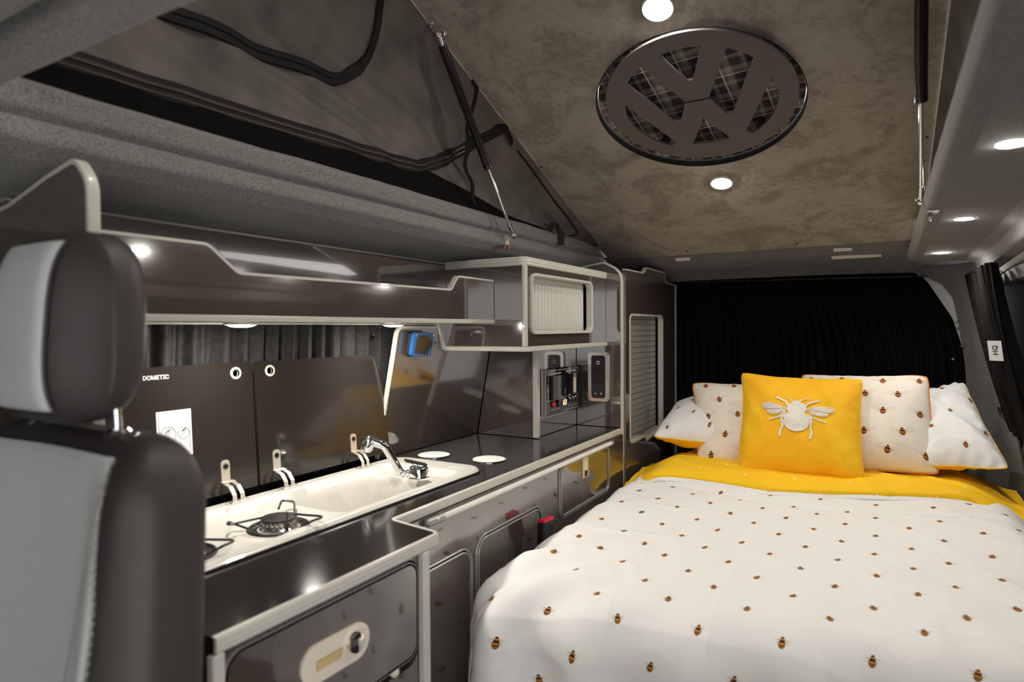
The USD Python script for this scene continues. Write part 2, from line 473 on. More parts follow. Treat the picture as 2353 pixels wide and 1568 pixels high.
# lining over the cab, ending in a roll across the van
prof = fillet([(-.9, 1.56), (-.9, 1.515), (.330, 1.512), (.346, 1.540), (.362, 1.504), (.392, 1.497), (.412, 1.512), (.410, 1.548), (.36, 1.565)], .012, 5)
xs = np.linspace(-1.42, .46, 60)
P = np.zeros((len(prof), 60, 3)); P[:, :, 0] = xs[None]; P[:, :, 1] = prof[:, :1]; P[:, :, 2] = prof[:, 1:]
struct('trim_6', sheet(soft(P, .002, 8, 7), .008), 'carpet')
# rear header between the roof hinge and the tailgate
prof = fillet([(2.755, 1.50), (2.765, 1.482), (2.80, 1.474), (2.83, 1.456), (2.92, 1.452), (3.06, 1.447), (3.12, 1.436), (3.155, 1.414), (3.175, 1.402), (3.235, 1.405)], .02, 5)
xs = np.linspace(-1.38, .40, 90)
P = np.zeros((len(prof), 90, 3)); P[:, :, 0] = xs[None]; P[:, :, 1] = prof[:, :1]; P[:, :, 2] = prof[:, 1:] - .022 * (np.abs(xs + .49) / .85)[None] ** 3
struct('trim_7', sheet(soft(P, .0022, 9, 9)[:, ::-1], .006), 'carpet')

struct('wall_left', [bx(-1.46, -1.405, .3, 3.3, 0, 1.545), bx(-1.46, -1.405, -.9, .3, 0, 1.545)], 'carpet_dark')
struct('wall_front_added_blind', [bx(-1.46, -.55, -.93, -.9, 0, 1.56), bx(-.55, .48, -.93, -.9, 0, .85)], 'carpet_dark')  # full-height driver half is an unseen screen, added to darken the end panel
struct('wall_rear', bx(-1.46, .48, 3.245, 3.30, 0, 1.55), 'body_white')


def xwall(z): return .435 - .16 * (np.asarray(z, float) - .7)


sill = [(.375, 0), (.42, .0), (.43, .5), (.432, .70), (.425, .735), (.428, .75), (.432, .79), (.425, .835), (.445, .845), (.49, .845), (.49, 0)]
struct('wall_right', prism(Polygon(sill), .35, 3.25, 'y'), 'tan_fabric')
# D pillar of the van, grey felt, between tailgate and side window
zs = np.linspace(.4, 1.405, 60)
xe = np.interp(zs, [.4, .6, .85, .93, 1.01, 1.18, 1.285, 1.345, 1.405], [.33, .33, .326, .322, .314, .294, .272, .232, .13])
us = np.linspace(0, 1, 26)
P = np.zeros((26, 60, 3))
for j, (z, e) in enumerate(zip(zs, xe)):
    w = xwall(z) - .012
    cage = fillet([(e + .004, 3.245), (e, 3.2), (e + .035, 3.12), (w, 3.0), (w + .006, 2.72)], [0, .012, .03, .10, 0], 9)
    d = np.r_[0, np.cumsum(np.linalg.norm(np.diff(cage, axis=0), axis=1))]
    t = us * d[-1]; P[:, j, 0] = np.interp(t, d, cage[:, 0]); P[:, j, 1] = np.interp(t, d, cage[:, 1]); P[:, j, 2] = z
struct('wall_right_pillar', sheet(soft(P, .0014, 12, 11), -.006), 'carpet')
# cove and window rail above the right side window
prof = fillet([(.30, 1.500), (.335, 1.49), (.362, 1.468), (.363, 1.445), (.350, 1.437), (.352, 1.428), (.40, 1.425)], .012, 5)
struct('trim_8', sheet(extrude_y(prof[::-1], .35, 3.22, 100, -.034, .0012, 13), -.006), 'carpet')
struct('trim_9', prism(Polygon([(.36, 1.335), (.367, 1.305), (.40, 1.30), (.40, 1.345)]).buffer(.004), .35, 2.98, 'y'), 'carpet')
struct('trim_10', [prism(Polygon([(.385, 1.29), (.40, 1.29), (.40, 1.42), (.385, 1.42)]), .35, 3.0, 'y')], 'dark_gap')
win = obj('window_1', prism(Polygon([(.415, .845), (.421, .845), (.366 + .022, 1.31), (.366 + .016, 1.31)]), .42, 2.98, 'y'), 'tint_glass', None)
stage.GetPrimAtPath(win).SetCustomDataByKey('kind', 'structure')
obj('window_frame', [bx(.37, .45, .35, .42, .0, 1.44), bx(.39, .45, .42, 2.98, .84, .852)], 'black_plastic', win)

# ------------------------------------------------------------------ pop-top tent canvas
tent = thing('tent_canvas', 'dark grey tent canvas of the raised roof with zipped window flaps', 'tent canvas', (-1.1, 1.6, 1.54))


def roofz(y): return RH[2] + (2.74 - y) * SA / CA


def canvas(y, s, side=-1):
    """Point of the side canvas at distance y, share s of its height."""
    y, s = np.broadcast_arrays(np.asarray(y, float), np.asarray(s, float))
    z0 = 1.528; z1 = np.maximum(roofz(y) - .004, z0 + .002); h = z1 - z0
    z = z0 + s * h
    xb, xt = (-1.118, -1.072) if side < 0 else (.116, .138)
    x = xb + (xt - xb) * s + side * .085 * np.sin(math.pi * s) * np.clip(h / .55, 0, 1)
    q = y * .55 + z * 1.25                                              # folds run down and forward
    fold = .009 * np.sin(q * 46 + 2.2 * meshkit.noise(np.stack([y * 5, z * 5, z * 0], -1), 3) * 3) + .020 * (meshkit.fbm(np.stack([y * 4 + z * 2, q * 9, y * 0], -1), 3, 5) - .5)
    x = x + fold * np.sin(math.pi * s) * np.clip(h / .25, 0, 1)
    return np.stack([x, y, z], -1)


Y, S = np.meshgrid(np.linspace(.43, 2.72, 220), np.linspace(0, 1, 70), indexing='ij')
obj('side_panel', sheet(canvas(Y, S), .003), 'canvas', tent, True)
Y, S = np.meshgrid(np.linspace(.43, 2.72, 60), np.linspace(0, 1, 24), indexing='ij')
obj('side_panel', sheet(canvas(Y, S, 1), .003), 'canvas', tent, True)
obj('front_panel', bx(-1.12, .14, .425, .43, 1.545, 2.37), 'canvas', tent)


def on_canvas(pts, r, off=.004, n=10):
    q = fillet(pts, r, n); d = np.r_[0, np.cumsum(np.linalg.norm(np.diff(q, axis=0), axis=1))]
    t = np.linspace(0, d[-1], 110); yy, zz = np.interp(t, d, q[:, 0]), np.interp(t, d, q[:, 1])
    h = roofz(yy) - 1.528
    P = canvas(yy, np.clip((zz - 1.528) / h, 0.01, .99)); P[:, 0] += off
    return P


flat = lambda w, t: [(-w, -t), (w, -t), (w * .8, t), (0, t * 1.5), (-w * .8, t)]
up1 = on_canvas([(.44, 1.765), (.731, 1.765), (.90, 1.768), (1.15, 1.785), (1.25, 1.86), (1.235, 2.015), (1.20, 2.06)], [0, .1, .1, .09, .08, .05, 0])
lo1 = on_canvas([(.44, 1.60), (.70, 1.606), (.9, 1.612), (1.15, 1.62), (1.44, 1.628), (1.60, 1.70), (1.80, 1.84), (1.86, 1.80)], [0, .1, .1, .1, .14, .1, .02, 0])
obj('window_flap_binding', sweep(up1, (1, 0, .1), flat(.012, .003)), 'tape', tent)
obj('window_flap_binding', sweep(up1[:88] + [0.003, 0, .014], (1, 0, .1), flat(.009, .003)), 'tape', tent)
obj('zip_tape', sweep(lo1, (1, 0, .1), flat(.021, .002)), 'tape', tent)
obj('zip', tube(lo1[:92] + [.004, 0, .004], .0035, 6), 'tape_shiny', tent)
obj('zip', tube(lo1[:92] + [.003, 0, -.010], .0022, 6), 'tape_shiny', tent)
yk = np.linspace(.44, 2.5, 140); zk = np.interp(yk, [.44, .70, .9, 1.15, 1.44, 1.5, 1.62, 1.9, 2.5], [1.60, 1.606, 1.612, 1.62, 1.626, 1.632, 1.615, 1.56, 1.534])  # dark strip laid over the canvas as painted shade, tapering to the rear
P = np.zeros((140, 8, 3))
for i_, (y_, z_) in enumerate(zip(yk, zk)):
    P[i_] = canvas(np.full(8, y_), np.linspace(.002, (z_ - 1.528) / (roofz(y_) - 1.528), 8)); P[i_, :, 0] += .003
obj('shade_strip', sheet(P, .0015), 'shade_strip', tent, True, label='dark strip painted as shade on the canvas below the lower zip')
sd = on_canvas([(1.60, 2.02), (1.66, 1.80), (1.70, 1.64), (1.70, 1.56)], .1)
obj('seam', sweep(sd, (1, 0, .1), flat(.008, .0015)), 'tape', tent)
hem = on_canvas([(1.9, 1.78), (2.3, 1.62), (2.45, 1.56), (2.38, 1.545)], [0, .1, .04, 0])
obj('piping_cord', tube(hem, .003, 6), 'tape', tent)
st = fillet([(-1.085, 2.15, 1.535), (-1.09, 2.19, 1.575), (-1.095, 2.235, 1.560), (-1.085, 2.25, 1.535), (-1.09, 2.252, 1.49)], .012, 6)
strap = obj('roof_strap', sweep(st, (-1, .15, .1), [(-.001, -.016), (.001, -.016), (.001, .016), (-.001, .016)]), 'webbing')
tag(strap, 'dark grey webbing strap looped over the felt roof lip', 'strap')

# ------------------------------------------------------------------ driver seat
seat = thing('driver_seat', 'swivel front seat with silver centre panel and dark side bolsters', 'seat', (-.86, .39, 0))
FIT[seat] = lambda v: (v - [-1.0, .45, 0]) * .86 + [-.86, .387, .1624]      # a slim seat, moved clear of the shelf end panel


def seat_ring(z, n=72):
    """Cross-section of the backrest at height z: (n, 2) x, y from the back round the front."""
    t = np.clip((z - .35) / .67, 0, 1)
    hw = .262 + .012 * math.sin(t * 3) - .02 * t
    top = np.clip((1.022 - z) / .09, 0, 1); k = math.sqrt(max(0.0, 1 - (1 - top) ** 2))
    hw = hw - .075 * (1 - k)
    yf = .345 + .075 * t + .035 * (1 - k); yb = .475 + .05 * t - .035 * (1 - k)
    a = np.linspace(0, 2 * math.pi, n, endpoint=False); c, s = np.cos(a), np.sin(a)
    p = .42
    x = hw * np.sign(c) * np.abs(c) ** p; q = np.sign(s) * np.abs(s) ** p
    y = (yf + yb) / 2 - q * (yb - yf) / 2
    front = np.clip(q, 0, 1)
    bol = np.exp(-((np.abs(x) - .215) / .045) ** 2)
    y = y - front * (.045 * bol * k * (1 - .45 * t) - .012 * np.exp(-(x / .15) ** 2))
    return np.stack([x - 1.0, y], -1)


zz = np.r_[np.linspace(.30, .93, 40), 1.022 - .092 * (1 - np.sin(np.linspace(0, math.pi / 2, 16)))[1:]]
P = np.array([np.c_[seat_ring(z), np.full(72, z)] for z in zz])
Pc = np.concatenate([P, P[:, :1]], 1)
m, _ = grid(Pc); cap = P[-1].mean(0); nv = len(m.vertices); b = (len(zz) - 1) * 73
m = trimesh.Trimesh(np.vstack([m.vertices, cap]), np.vstack([m.faces, [[b + k, b + k + 1, nv] for k in range(72)]]), process=False)
obj('backrest', m, 'leather_dark', seat, True)


def seat_front(x, z):
    r = seat_ring(z, 400); r = r[(r[:, 1] < (r[:, 1].max() + r[:, 1].min()) / 2)]; o = np.argsort(r[:, 0])
    return np.interp(x, r[o, 0], r[o, 1])


zc = np.linspace(.36, 1.000, 60); U = np.linspace(-1, 1, 46); P = np.zeros((46, 60, 3))
edge = lambda z: .212 - .03 * sstep(.80, 1.0, z) + .0 * z - .02 * sstep(.95, 1.0, z)
for j, z in enumerate(zc):
    x = -1.0 + U * edge(z)
    P[:, j] = np.c_[x, [seat_front(a, z) - .0035 - .004 * math.sin(min(1, (1 - abs(u)) * 6) * math.pi / 2) for a, u in zip(x, U)], np.full(46, z)]
obj('centre_panel', sheet(P[::-1], -.003), 'leather_silver', seat, True)
for sgn in (-1, 1):
    k = [np.array([-1.0 + sgn * (edge(z) + .003), seat_front(-1.0 + sgn * (edge(z) + .003), z) - .003, z]) for z in zc]
    st = [rod(k[i] + (k[i + 1] - k[i]) * .15, k[i] + (k[i + 1] - k[i]) * .85, .0022, 6) for i in range(0, 59)]
    obj('seam_stitching', st, 'thread', seat)
    crease = [np.array([-1.0 + sgn * (.186 - .13 * (1 - t)), 0, .975 - .55 * (1 - t)]) for t in np.linspace(0, 1, 30)]
    crease = np.array([[c[0], seat_front(c[0], c[2]) - .0085, c[2]] for c in crease])
    obj('quilting_seam', tube(crease, .0016, 6), 'thread', seat)
obj('seat_cushion', bx(-1.26, -.74, -.02, .46, .25, .42, .05), 'leather_dark', seat)
obj('seat_base', bx(-1.2, -.80, .05, .45, -.185, .25, .02), 'black_plastic', seat)


def head_ring(z, n=64):
    t = (z - 1.035) / .265; e = math.sqrt(max(0.0, 1 - abs(2 * t - 1) ** 3.2)) if 0 <= t <= 1 else 0
    hw = (.150 - .022 * t) * (.45 + .55 * e); yf = .445 - .062 * (.3 + .7 * e) + .02 * t; yb = .452 + .058 * (.3 + .7 * e) + .02 * t
    a = np.linspace(0, 2 * math.pi, n, endpoint=False); c, s = np.cos(a), np.sin(a)
    x = hw * np.sign(c) * np.abs(c) ** .55; q = np.sign(s) * np.abs(s) ** .6
    y = (yf + yb) / 2 - q * (yb - yf) / 2
    y = y + np.clip(q, 0, 1) * .055 * sstep(.06, .15, np.abs(x))
    return np.stack([x - 1.015, y], -1)


zz = 1.035 + .265 * (1 - np.cos(np.linspace(0, math.pi, 44))) / 2
P = np.array([np.c_[head_ring(z), np.full(64, z)] for z in zz]); m, _ = grid(np.concatenate([P, P[:, :1]], 1)); nv = len(m.vertices); b = 43 * 65
m = trimesh.Trimesh(np.vstack([m.vertices, P[-1].mean(0), P[0].mean(0)]), np.vstack([m.faces, [[b + k, b + k + 1, nv] for k in range(64)], [[k + 1, k, nv + 1] for k in range(64)]]), process=False)
hr = obj('headrest', m, 'leather_dark', seat, True)
U = np.linspace(-1, 1, 20); zc = np.linspace(1.055, 1.282, 40); P = np.zeros((20, 40, 3))
for j, z in enumerate(zc):
    r = head_ring(z, 300); r = r[r[:, 1] < r[:, 1].mean()]; o = np.argsort(r[:, 0]); x = -1.015 + U * .078
    P[:, j] = np.c_[x, np.interp(x, r[o, 0], r[o, 1]) - .003, np.full(20, z)]
obj('headrest_panel', sheet(P[::-1], -.003), 'leather_silver', hr, True)
for s in (1, -1):
    k = [np.array([P[0 if s < 0 else -1, j, 0] + s * .002, P[0, j, 1] - .001, zc[j]]) for j in range(40)]
    obj('headrest_piping', tube(k, .0022, 6), 'leather_dark', hr)
for x in (-1.125, -.905):
    post = obj('headrest_post', rod((x, .47, .99), (x, .465, 1.09), .007, 16), 'chrome', seat)
    obj('post_collar', lathe([(.0, 0), (.018, 0), (.018, .006), (.012, .012), (.0, .012)], (x, .47, 1.014), n=24), 'chrome', post)
    obj('release_button', lathe([(.0, 0), (.007, 0), (.007, .008), (.004, .011), (0, .011)], (x + .045, .468, 1.012), n=16), 'chrome', post)

# ------------------------------------------------------------------ worktop and base cabinet
WT = .76
front = fillet([(-.745, .50), (-.745, .982), (-.884, 1.003), (-.884, 2.362)], [0, .018, .018, 0], 8)
poly = Polygon(list(front) + [(-1.078, 2.362), (-1.078, 2.03), (-1.335, 2.0), (-1.335, .50)])
sink_hole = rrect(-1.262, -.975, .60, 1.465, .05)
wt = thing('worktop', 'black gloss kitchen worktop with pale grey edging', 'worktop', (-1.1, 1.4, WT))
obj('slab', prism(poly.difference(sink_hole), WT - .022, WT, 'z'), 'laminate_top', wt)
P = np.c_[front, np.full(len(front), WT - .0105)]
obj('edging', sweep(P, (0, 0, 1), trimprof(.023, .006)), 'trim', wt)

cab = thing('kitchen_cabinet', 'dark gloss kitchen base cabinet below the worktop', 'cabinet', (-1.1, 1.4, 0))
obj('carcass', [bx(-1.33, -.775, .515, .925, .005, .60), bx(-1.33, -.905, .925, 1.5, .005, .60), bx(-1.33, -.905, 1.5, 2.36, .005, .737), bx(-.955, -.905, .93, 1.5, .60, .737), bx(-.80, -.775, .515, .925, .60, .737)], 'dark_gap', cab)
fr = sbox(.50, .0, .947, .737).difference(rrect(.513, .926, .53, .731, .03))
obj('front_frame', prism(fr, -.772, -.752, 'x'), 'laminate', cab)
obj('end_panel', bx(-.90, -.752, .928, .947, .005, .737), 'laminate', cab)
pan = rrect(.517, .919, .548, .727, .028)
dr = obj('flap_door', prism(pan, -.768, -.747, 'x'), 'laminate', cab)
c = np.array(pan.exterior.coords)[:-1]; c3 = np.c_[np.full(len(c), -.7575), c]
obj('flap_edging', sweep(c3, (1, 0, 0), trimprof(.021, .0025), closed=True, flip=True), 'trim_grey', dr)
# recessed oval grip with ball catch, tilted plate
lo = rrect(-.072, .072, -.03, .03, .0295, 12)
gl = lambda m: place(m, (-.747, .712, .645), (0, 1, -.02), (0, .02, 1), (1, 0, 0))
obj('grip_plate', gl(prism(lo.difference(rrect(-.045, .012, -.012, .006, .004)), 0, .005, 'z')), 'cream_plastic', dr)
obj('grip_slot', gl(bx(-.046, .013, -.013, .007, -.001, .0022)), 'brass_plate', dr)
obj('grip_slot_rib', [gl(bx(-.044, .012, y - .0012, y + .0012, .002, .0042)) for y in (-.008, -.003, .002)], 'brass_plate', dr)
obj('push_knob', gl(lathe([(0, 0), (.018, 0), (.0185, .006), (.016, .012), (.010, .0155), (0, .0165)], (.034, .004, .004), n=28)), 'chrome', dr)
obj('end_edging', bx(-.752, -.738, .926, .9465, .0, .738, .002), 'trim', cab)
obj('end_edging', bx(-.752, -.738, .4935, .512, .0, .738, .002), 'trim', cab)
stay = obj('door_stay', [rod((-.76, .862, .548), (-.76, .862, .505), .008), lathe([(0, 0), (.011, 0), (.012, .01), (.009, .02), (0, .022)], (-.76, .862, .49))], 'black_plastic', cab)
obj('stay_cap', ball((-.757, .862, .538), .0095), 'cream_plastic', stay)
fr = sbox(.93, .0, 2.362, .737)
openings = [rrect(1.784, 2.206, .552, .722, .03), rrect(1.306, 1.664, .03, .632, .045), rrect(.955, 1.285, .03, .622, .045)]
obj('front_frame', prism(fr.difference(unary_union(openings)), -.892, -.874, 'x'), 'laminate', cab)
nm = ['flap_door', 'cupboard_door', 'cupboard_door']
for k, (op, n_) in enumerate(zip(openings, nm)):
    d = obj(n_, prism(op.buffer(-.006), -.892, -.872, 'x'), 'laminate', cab)
    for bf, xx, nm2 in ((.001, -.8725, 'opening_edging'), (-.007, -.8705, 'door_edging')):
        c = np.array(op.buffer(bf).exterior.coords)[:-1]
        obj(nm2, sweep(np.c_[np.full(len(c), xx), c], (1, 0, 0), [(-.0022, -.003), (.0022, -.003), (.0024, .0015), (.0012, .003), (-.0012, .003), (-.0024, .0015)], closed=True), 'trim_grey', d)
    if k == 0:
        obj('latch_plate', [bx(-.8722, -.868, 1.958, 2.006, .645, .722, .0015)], 'brass_plate', d, label='small brass coloured latch plate')
        obj('latch_recess', [bx(-.8685, -.8672, 1.968, 1.996, .672, .715, .0005)], 'cream_plastic', d)
        obj('latch_button', [bx(-.868, -.864, 1.974, 1.990, .651, .670, .002)], 'black_plastic', d)

# blind rail under the worktop edge
rail = thing('led_strip', 'slim white light strip under the worktop edge above the bed', 'light strip', (-.868, 1.67, .73))
obj('tube', rod((-.866, 1.155, .727), (-.866, 2.21, .727), .0075, 16), 'rail_white', rail)
e = obj('end_cap', [rod((-.866, 1.105, .727), (-.866, 1.158, .727), .0095, 16), ball((-.866, 1.105, .727), .0095)], 'trim_grey', rail, label='grey end cap')
obj('switch', ball((-.857, 1.130, .731), .004, 1), 'label_white', e)
obj('end_cap', [rod((-.866, 2.205, .727), (-.866, 2.225, .727), .009, 16)], 'trim_grey', rail)

# white round inserts let into the worktop
for k, (x, y, lab) in enumerate([(-1.217, 1.585, 'white round worktop insert nearest the sink corner, with thin chrome rim'), (-1.027, 1.612, 'white round worktop insert nearest the worktop edge, with thin chrome rim')]):
    t = thing('worktop_insert', lab, 'insert', (x, y, WT), 'white inserts in the worktop')
    obj('disc', lathe([(0, .0), (.050, .0), (.050, .0025), (.046, .0035), (0, .0035)], (x, y, WT + .0003), n=48), 'insert_white', t)
    obj('rim', lathe([(.051, 0), (.057, 0), (.057, .0015), (.054, .003), (.051, .0022)], (x, y, WT + .0003), n=48), 'steel', t)

# ------------------------------------------------------------------ hob and sink unit
SX0, SX1, SY0, SY1 = -1.285, -.957, .56, 1.492
sink = thing('sink_hob_unit', 'cream enamelled two-burner hob and sink in one tray with folded-up dark glass lids', 'hob and sink', (-1.12, 1.03, WT))
nx, ny = 110, 250
uu, vv = np.linspace(-1, 1, nx), np.linspace(-1, 1, ny)
X, Yy = np.meshgrid((SX0 + SX1) / 2 + uu * (SX1 - SX0) / 2, (SY0 + SY1) / 2 + vv * (SY1 - SY0) / 2, indexing='ij')


def corner_round(X, Y, x0, x1, y0, y1, r):
    cx, cy_ = np.clip(X, x0 + r, x1 - r), np.clip(Y, y0 + r, y1 - r); dx, dy = X - cx, Y - cy_; d = np.hypot(dx, dy)
    m = np.maximum(np.abs(dx), np.abs(dy)); k = np.where(d > 1e-9, m / np.maximum(d, 1e-9), 1)
    return cx + dx * k, cy_ + dy * k


X, Yy = corner_round(X, Yy, SX0, SX1, SY0, SY1, .06)


def inner(x0, x1, y0, y1, r):
    """Signed distance, positive inside a rounded rectangle."""
    qx, qy = np.abs(X - (x0 + x1) / 2) - (x1 - x0) / 2 + r, np.abs(Yy - (y0 + y1) / 2) - (y1 - y0) / 2 + r
    return -(np.hypot(np.maximum(qx, 0), np.maximum(qy, 0)) + np.minimum(np.maximum(qx, qy), 0) - r)


do = inner(SX0, SX1, SY0, SY1, .06)
Z = .004 + .006 * sstep(0, .006, do)                                        # rim
pan = inner(SX0 + .036, SX1 - .022, SY0 + .02, SY1 - .085, .04)
Z -= .012 * sstep(0, .016, pan)                                             # shallow tray
for hy in (.66, .905, 1.047, 1.312):                                        # raised pads that carry the lid hinges
    pad = inner(SX0 + .0, SX0 + .062, hy - .045, hy + .045, .015)
    Z = np.maximum(Z, -.004 + .014 * sstep(0, .012, pad))
bowl = inner(SX0 + .052, SX1 - .03, .985, 1.315, .07)
Z -= .13 * sstep(0, .05, bowl)
for bx_, by_ in ((-1.062, .862), (-1.085, .665)):
    r = np.hypot(X - bx_, Yy - by_)
    Z -= .004 * (1 - sstep(.055, .075, r)); Z += .003 * np.exp(-((r - .088) / .008) ** 2)
rib = inner(-1.24, -.985, .935, .965, .012); Z += .006 * sstep(0, .012, rib)
Z += .002 * sstep(.0, .01, inner(SX1 - .10, SX1 - .05, SY1 - .07, SY1 - .03, .01))
P = np.stack([X, Yy, WT + Z], -1)
tray, _ = grid(P)
idx = [i * ny for i in range(nx)] + [(nx - 1) * ny + j for j in range(1, ny)] + [i * ny + ny - 1 for i in range(nx - 2, -1, -1)] + [j for j in range(ny - 2, 0, -1)]
v = np.array(tray.vertices); lowv = v[idx].copy(); lowv[:, 2] = WT + .0005; n0 = len(v)
f2 = []
for k in range(len(idx)):
    l = (k + 1) % len(idx); f2 += [[idx[k], idx[l], n0 + l], [idx[k], n0 + l, n0 + k]]
obj('tray', trimesh.Trimesh(np.vstack([v, lowv]), np.vstack([tray.faces, f2]), process=False), 'tray', sink, 50)
c = np.array(rrect(SX0 - .001, SX1 + .001, SY0 - .001, SY1 + .001, .06, 10).exterior.coords)[:-1]
obj('gasket', sweep(np.c_[c, np.full(len(c), WT + .002)], (0, 0, 1), [(-.003, -.0019), (.0025, -.0019), (.0025, .0019), (-.003, .0019)], closed=True), 'black_plastic', sink)
obj('drain', lathe([(0, 0), (.03, 0), (.032, .003), (.02, .005), (0, .004)], (-1.12, 1.15, WT - .1345), n=32), 'steel', sink)
for k, (x, y) in enumerate(((-1.062, .862), (-1.085, .665))):
    z = WT - .008
    b = obj('burner', [lathe([(0, .0), (.036, .0), (.038, .004), (.030, .012), (.034, .018), (.034, .020), (0, .021)], (x, y, z + .001), n=48)] + [bx(-.0022, .0022, .029, .0365, .009, .017).apply_transform(trimesh.transformations.rotation_matrix(a, (0, 0, 1))).apply_translation((x, y, z)) for a in np.linspace(0, 2 * math.pi, 24, endpoint=False)], 'steel', sink, label='chromed gas burner ring')
    obj('burner_cap', lathe([(0, 0), (.035, 0), (.036, .002), (.035, .005), (.03, .0065), (0, .007)], (x, y, z + .020), n=48), 'iron', b)
    obj('drip_ring', lathe([(.040, .001), (.062, .001), (.064, .003), (.060, .0035), (.042, .0025)], (x, y, z), n=48), 'steel', b)
    loops = []
    for q in range(3):
        a = q * 2 * math.pi / 3 + .35 + k * .2
        d = lambda r, da, zz: (x + r * math.cos(a + da), y + r * math.sin(a + da), z + zz)
        loops.append(tube(fillet([d(.058, -.55, .006), d(.095, -.34, .030), d(.105, -.05, .032), d(.036, .02, .032)], [0, .012, .012, 0], 6), .0024, 8))
    ring = np.array([(x + .058 * math.cos(t), y + .058 * math.sin(t), z + .006) for t in np.linspace(0, 2 * math.pi, 40, endpoint=False)])
    obj('pan_support', loops + [tube(ring, .0022, 8, True)], 'iron', sink)
    if k == 0: obj('igniter', [rod((x + .040, y - .012, z), (x + .040, y - .012, z + .043), .0016, 8), rod((x + .040, y - .012, z), (x + .040, y - .012, z + .018), .003, 8)], 'iron', sink)


def lid_frame(z): return -1.296 - .055 * (z - .785)


LE3 = unit((1, 0, .055)); LE2 = unit((-.055, 0, 1))
lidp = lambda m: place(m, (-1.296, 0, .785), (0, 1, 0), LE2, LE3)           # local: along y, up, out of the face
for k, (y0, y1) in enumerate(((.515, .990), (.9975, 1.463))):
    sh = Polygon(fillet([(y0, 0), (y1, 0), (y1 - .004, .10), (y1 - .016, .235), (y1 - .055, .30), (y0, .30)] if k else [(y0, 0), (y1, 0), (y1, .30), (y0, .30)], [.004, .02, .05, .03, .02, .012] if k else [.004, .004, .012, .055], 8, closed=True))
    hy = .945 if k == 0 else 1.041
    sh = sh.difference(Point(hy, .275).buffer(.0105))
    lid = obj('glass_lid', lidp(prism(sh, -.003, .003, 'z')), 'glass_lid', sink)
    obj('finger_ring', lidp(lathe([(.0092, -.0035), (.0145, -.0035), (.0145, .0045), (.0125, .0058), (.0092, .0050)], (hy, .275, 0), n=28)), 'trim', lid)
    if k == 0:
        obj('label', lidp(bx(.752, .829, .105, .205, .0032, .0037)), 'label_white', lid, label='white square safety label')
        rr = np.array(rrect(.757, .824, .110, .200, .006).exterior.coords)[:-1]
        mk = [tube(np.c_[rr, np.full(len(rr), .004)], .0004, 4, True)]
        for cx, cr in ((.776, .017), (.810, .0125)):
            t = np.linspace(0, 2 * math.pi, 30, endpoint=False)
            mk.append(tube(np.c_[cx + cr * np.cos(t), .154 + cr * np.sin(t), np.full(30, .004)], .0005, 4, True))
            mk.append(rod((cx - cr * .75, .154 - cr * .6, .004), (cx + cr * .75, .154 + cr * .6, .004), .0004, 4))
        mk += [text('180', .0055, (.7705, .1565, .0038), (1, .55, 0), (-.55, 1, 0)), text('180', .0045, (.8055, .1555, .0038), (1, .55, 0), (-.55, 1, 0))]
        obj('label_print', [lidp(q) for q in mk], 'ink', lid)
        obj('lettering', lidp(text('DOMETIC', .0085, (.728, .274, .0031), (1, 0, 0), (0, 1, 0), width=.055, bold=True)), 'label_white', lid)
    for h in ((.66, .905) if k == 0 else (1.047, 1.312)):
        hp = lambda m: lidp(m)
        pl = Polygon(fillet([(h - .011, .028), (h + .011, .028), (h + .011, .078), (h - .011, .078)], [.001, .001, .0105, .0105], 6, closed=True))
        hg = obj('hinge', [hp(prism(pl, .0032, .0052, 'z'))], 'hinge_metal', sink)
        base = []
        for s in (-1, 1):
            pth = fillet([(-1.290, h + s * .010, .815), (-1.283, h + s * .010, .812), (-1.266, h + s * .010 + .002, .806), (-1.253, h + s * .010 + .003, .788), (-1.252, h + s * .010 + .003, .773)], .008, 5)
            base.append(sweep(pth, (0, 1, 0), [(-.001, -.0052), (.001, -.0052), (.001, .0052), (-.001, .0052)]))
        base.append(bx(-1.292, -1.278, h - .0152, h + .0152, .8125, .8145, .0006))
        base.append(bx(-1.262, -1.249, h - .016, h + .022, .7705, .773, .0006))
        obj('hinge_strap', base, 'hinge_metal', hg)
        obj('hinge_screw', hp(lathe([(0, 0), (.0065, 0), (.0062, .002), (.004, .0034), (0, .0038)], (h, .063, .0052), n=20)), 'black_gloss', hg)
        obj('rivet', [ball((-1.258, h - .024, .773), .003, 1), ball((-1.258, h + .030, .773), .003, 1)], 'steel', hg)

tap = thing('sink_tap', 'chrome folding swan-neck tap beside the sink bowl', 'tap', (-1.043, 1.292, WT + .008))
bz = WT + .008
tx, ty = -1.043, 1.292
obj('base', lathe([(0, 0), (.0275, 0), (.0285, .004), (.0265, .008), (.0265, .024), (.023, .031), (.010, .034), (0, .034)], (tx, ty, bz), n=40), 'chrome', tap)
la, lb = unit((-.55, -.75, .28)), unit((.80, -.58, 0))
obj('lever', place(bx(-.022, .040, -.011, .011, .0, .009, .003), (tx, ty, bz + .034), la, lb, np.cross(la, lb)), 'chrome', tap)
sp_ = fillet([(tx - .018, ty - .012, bz + .012), (tx - .042, ty - .020, bz + .012), (tx - .066, ty - .058, bz + .092), (tx - .092, ty - .086, bz + .106)], [0, .016, .03, 0], 10)
obj('spout', tube(sp_, np.linspace(.0085, .0125, len(sp_)), 16), 'chrome', tap)
obj('spout_head', lathe([(0, -.022), (.013, -.022), (.0165, -.018), (.0185, .002), (.0165, .012), (.009, .018), (0, .0195)], (tx - .094, ty - .090, bz + .100), (.25, .2, 1), 32), 'chrome', tap)
obj('joint', lathe([(0, -.012), (.009, -.012), (.011, -.006), (.009, 0), (.011, .006), (.009, .012), (0, .012)], (tx - .030, ty - .018, bz + .012), (-.8, -.4, 0), 24), 'chrome', tap)

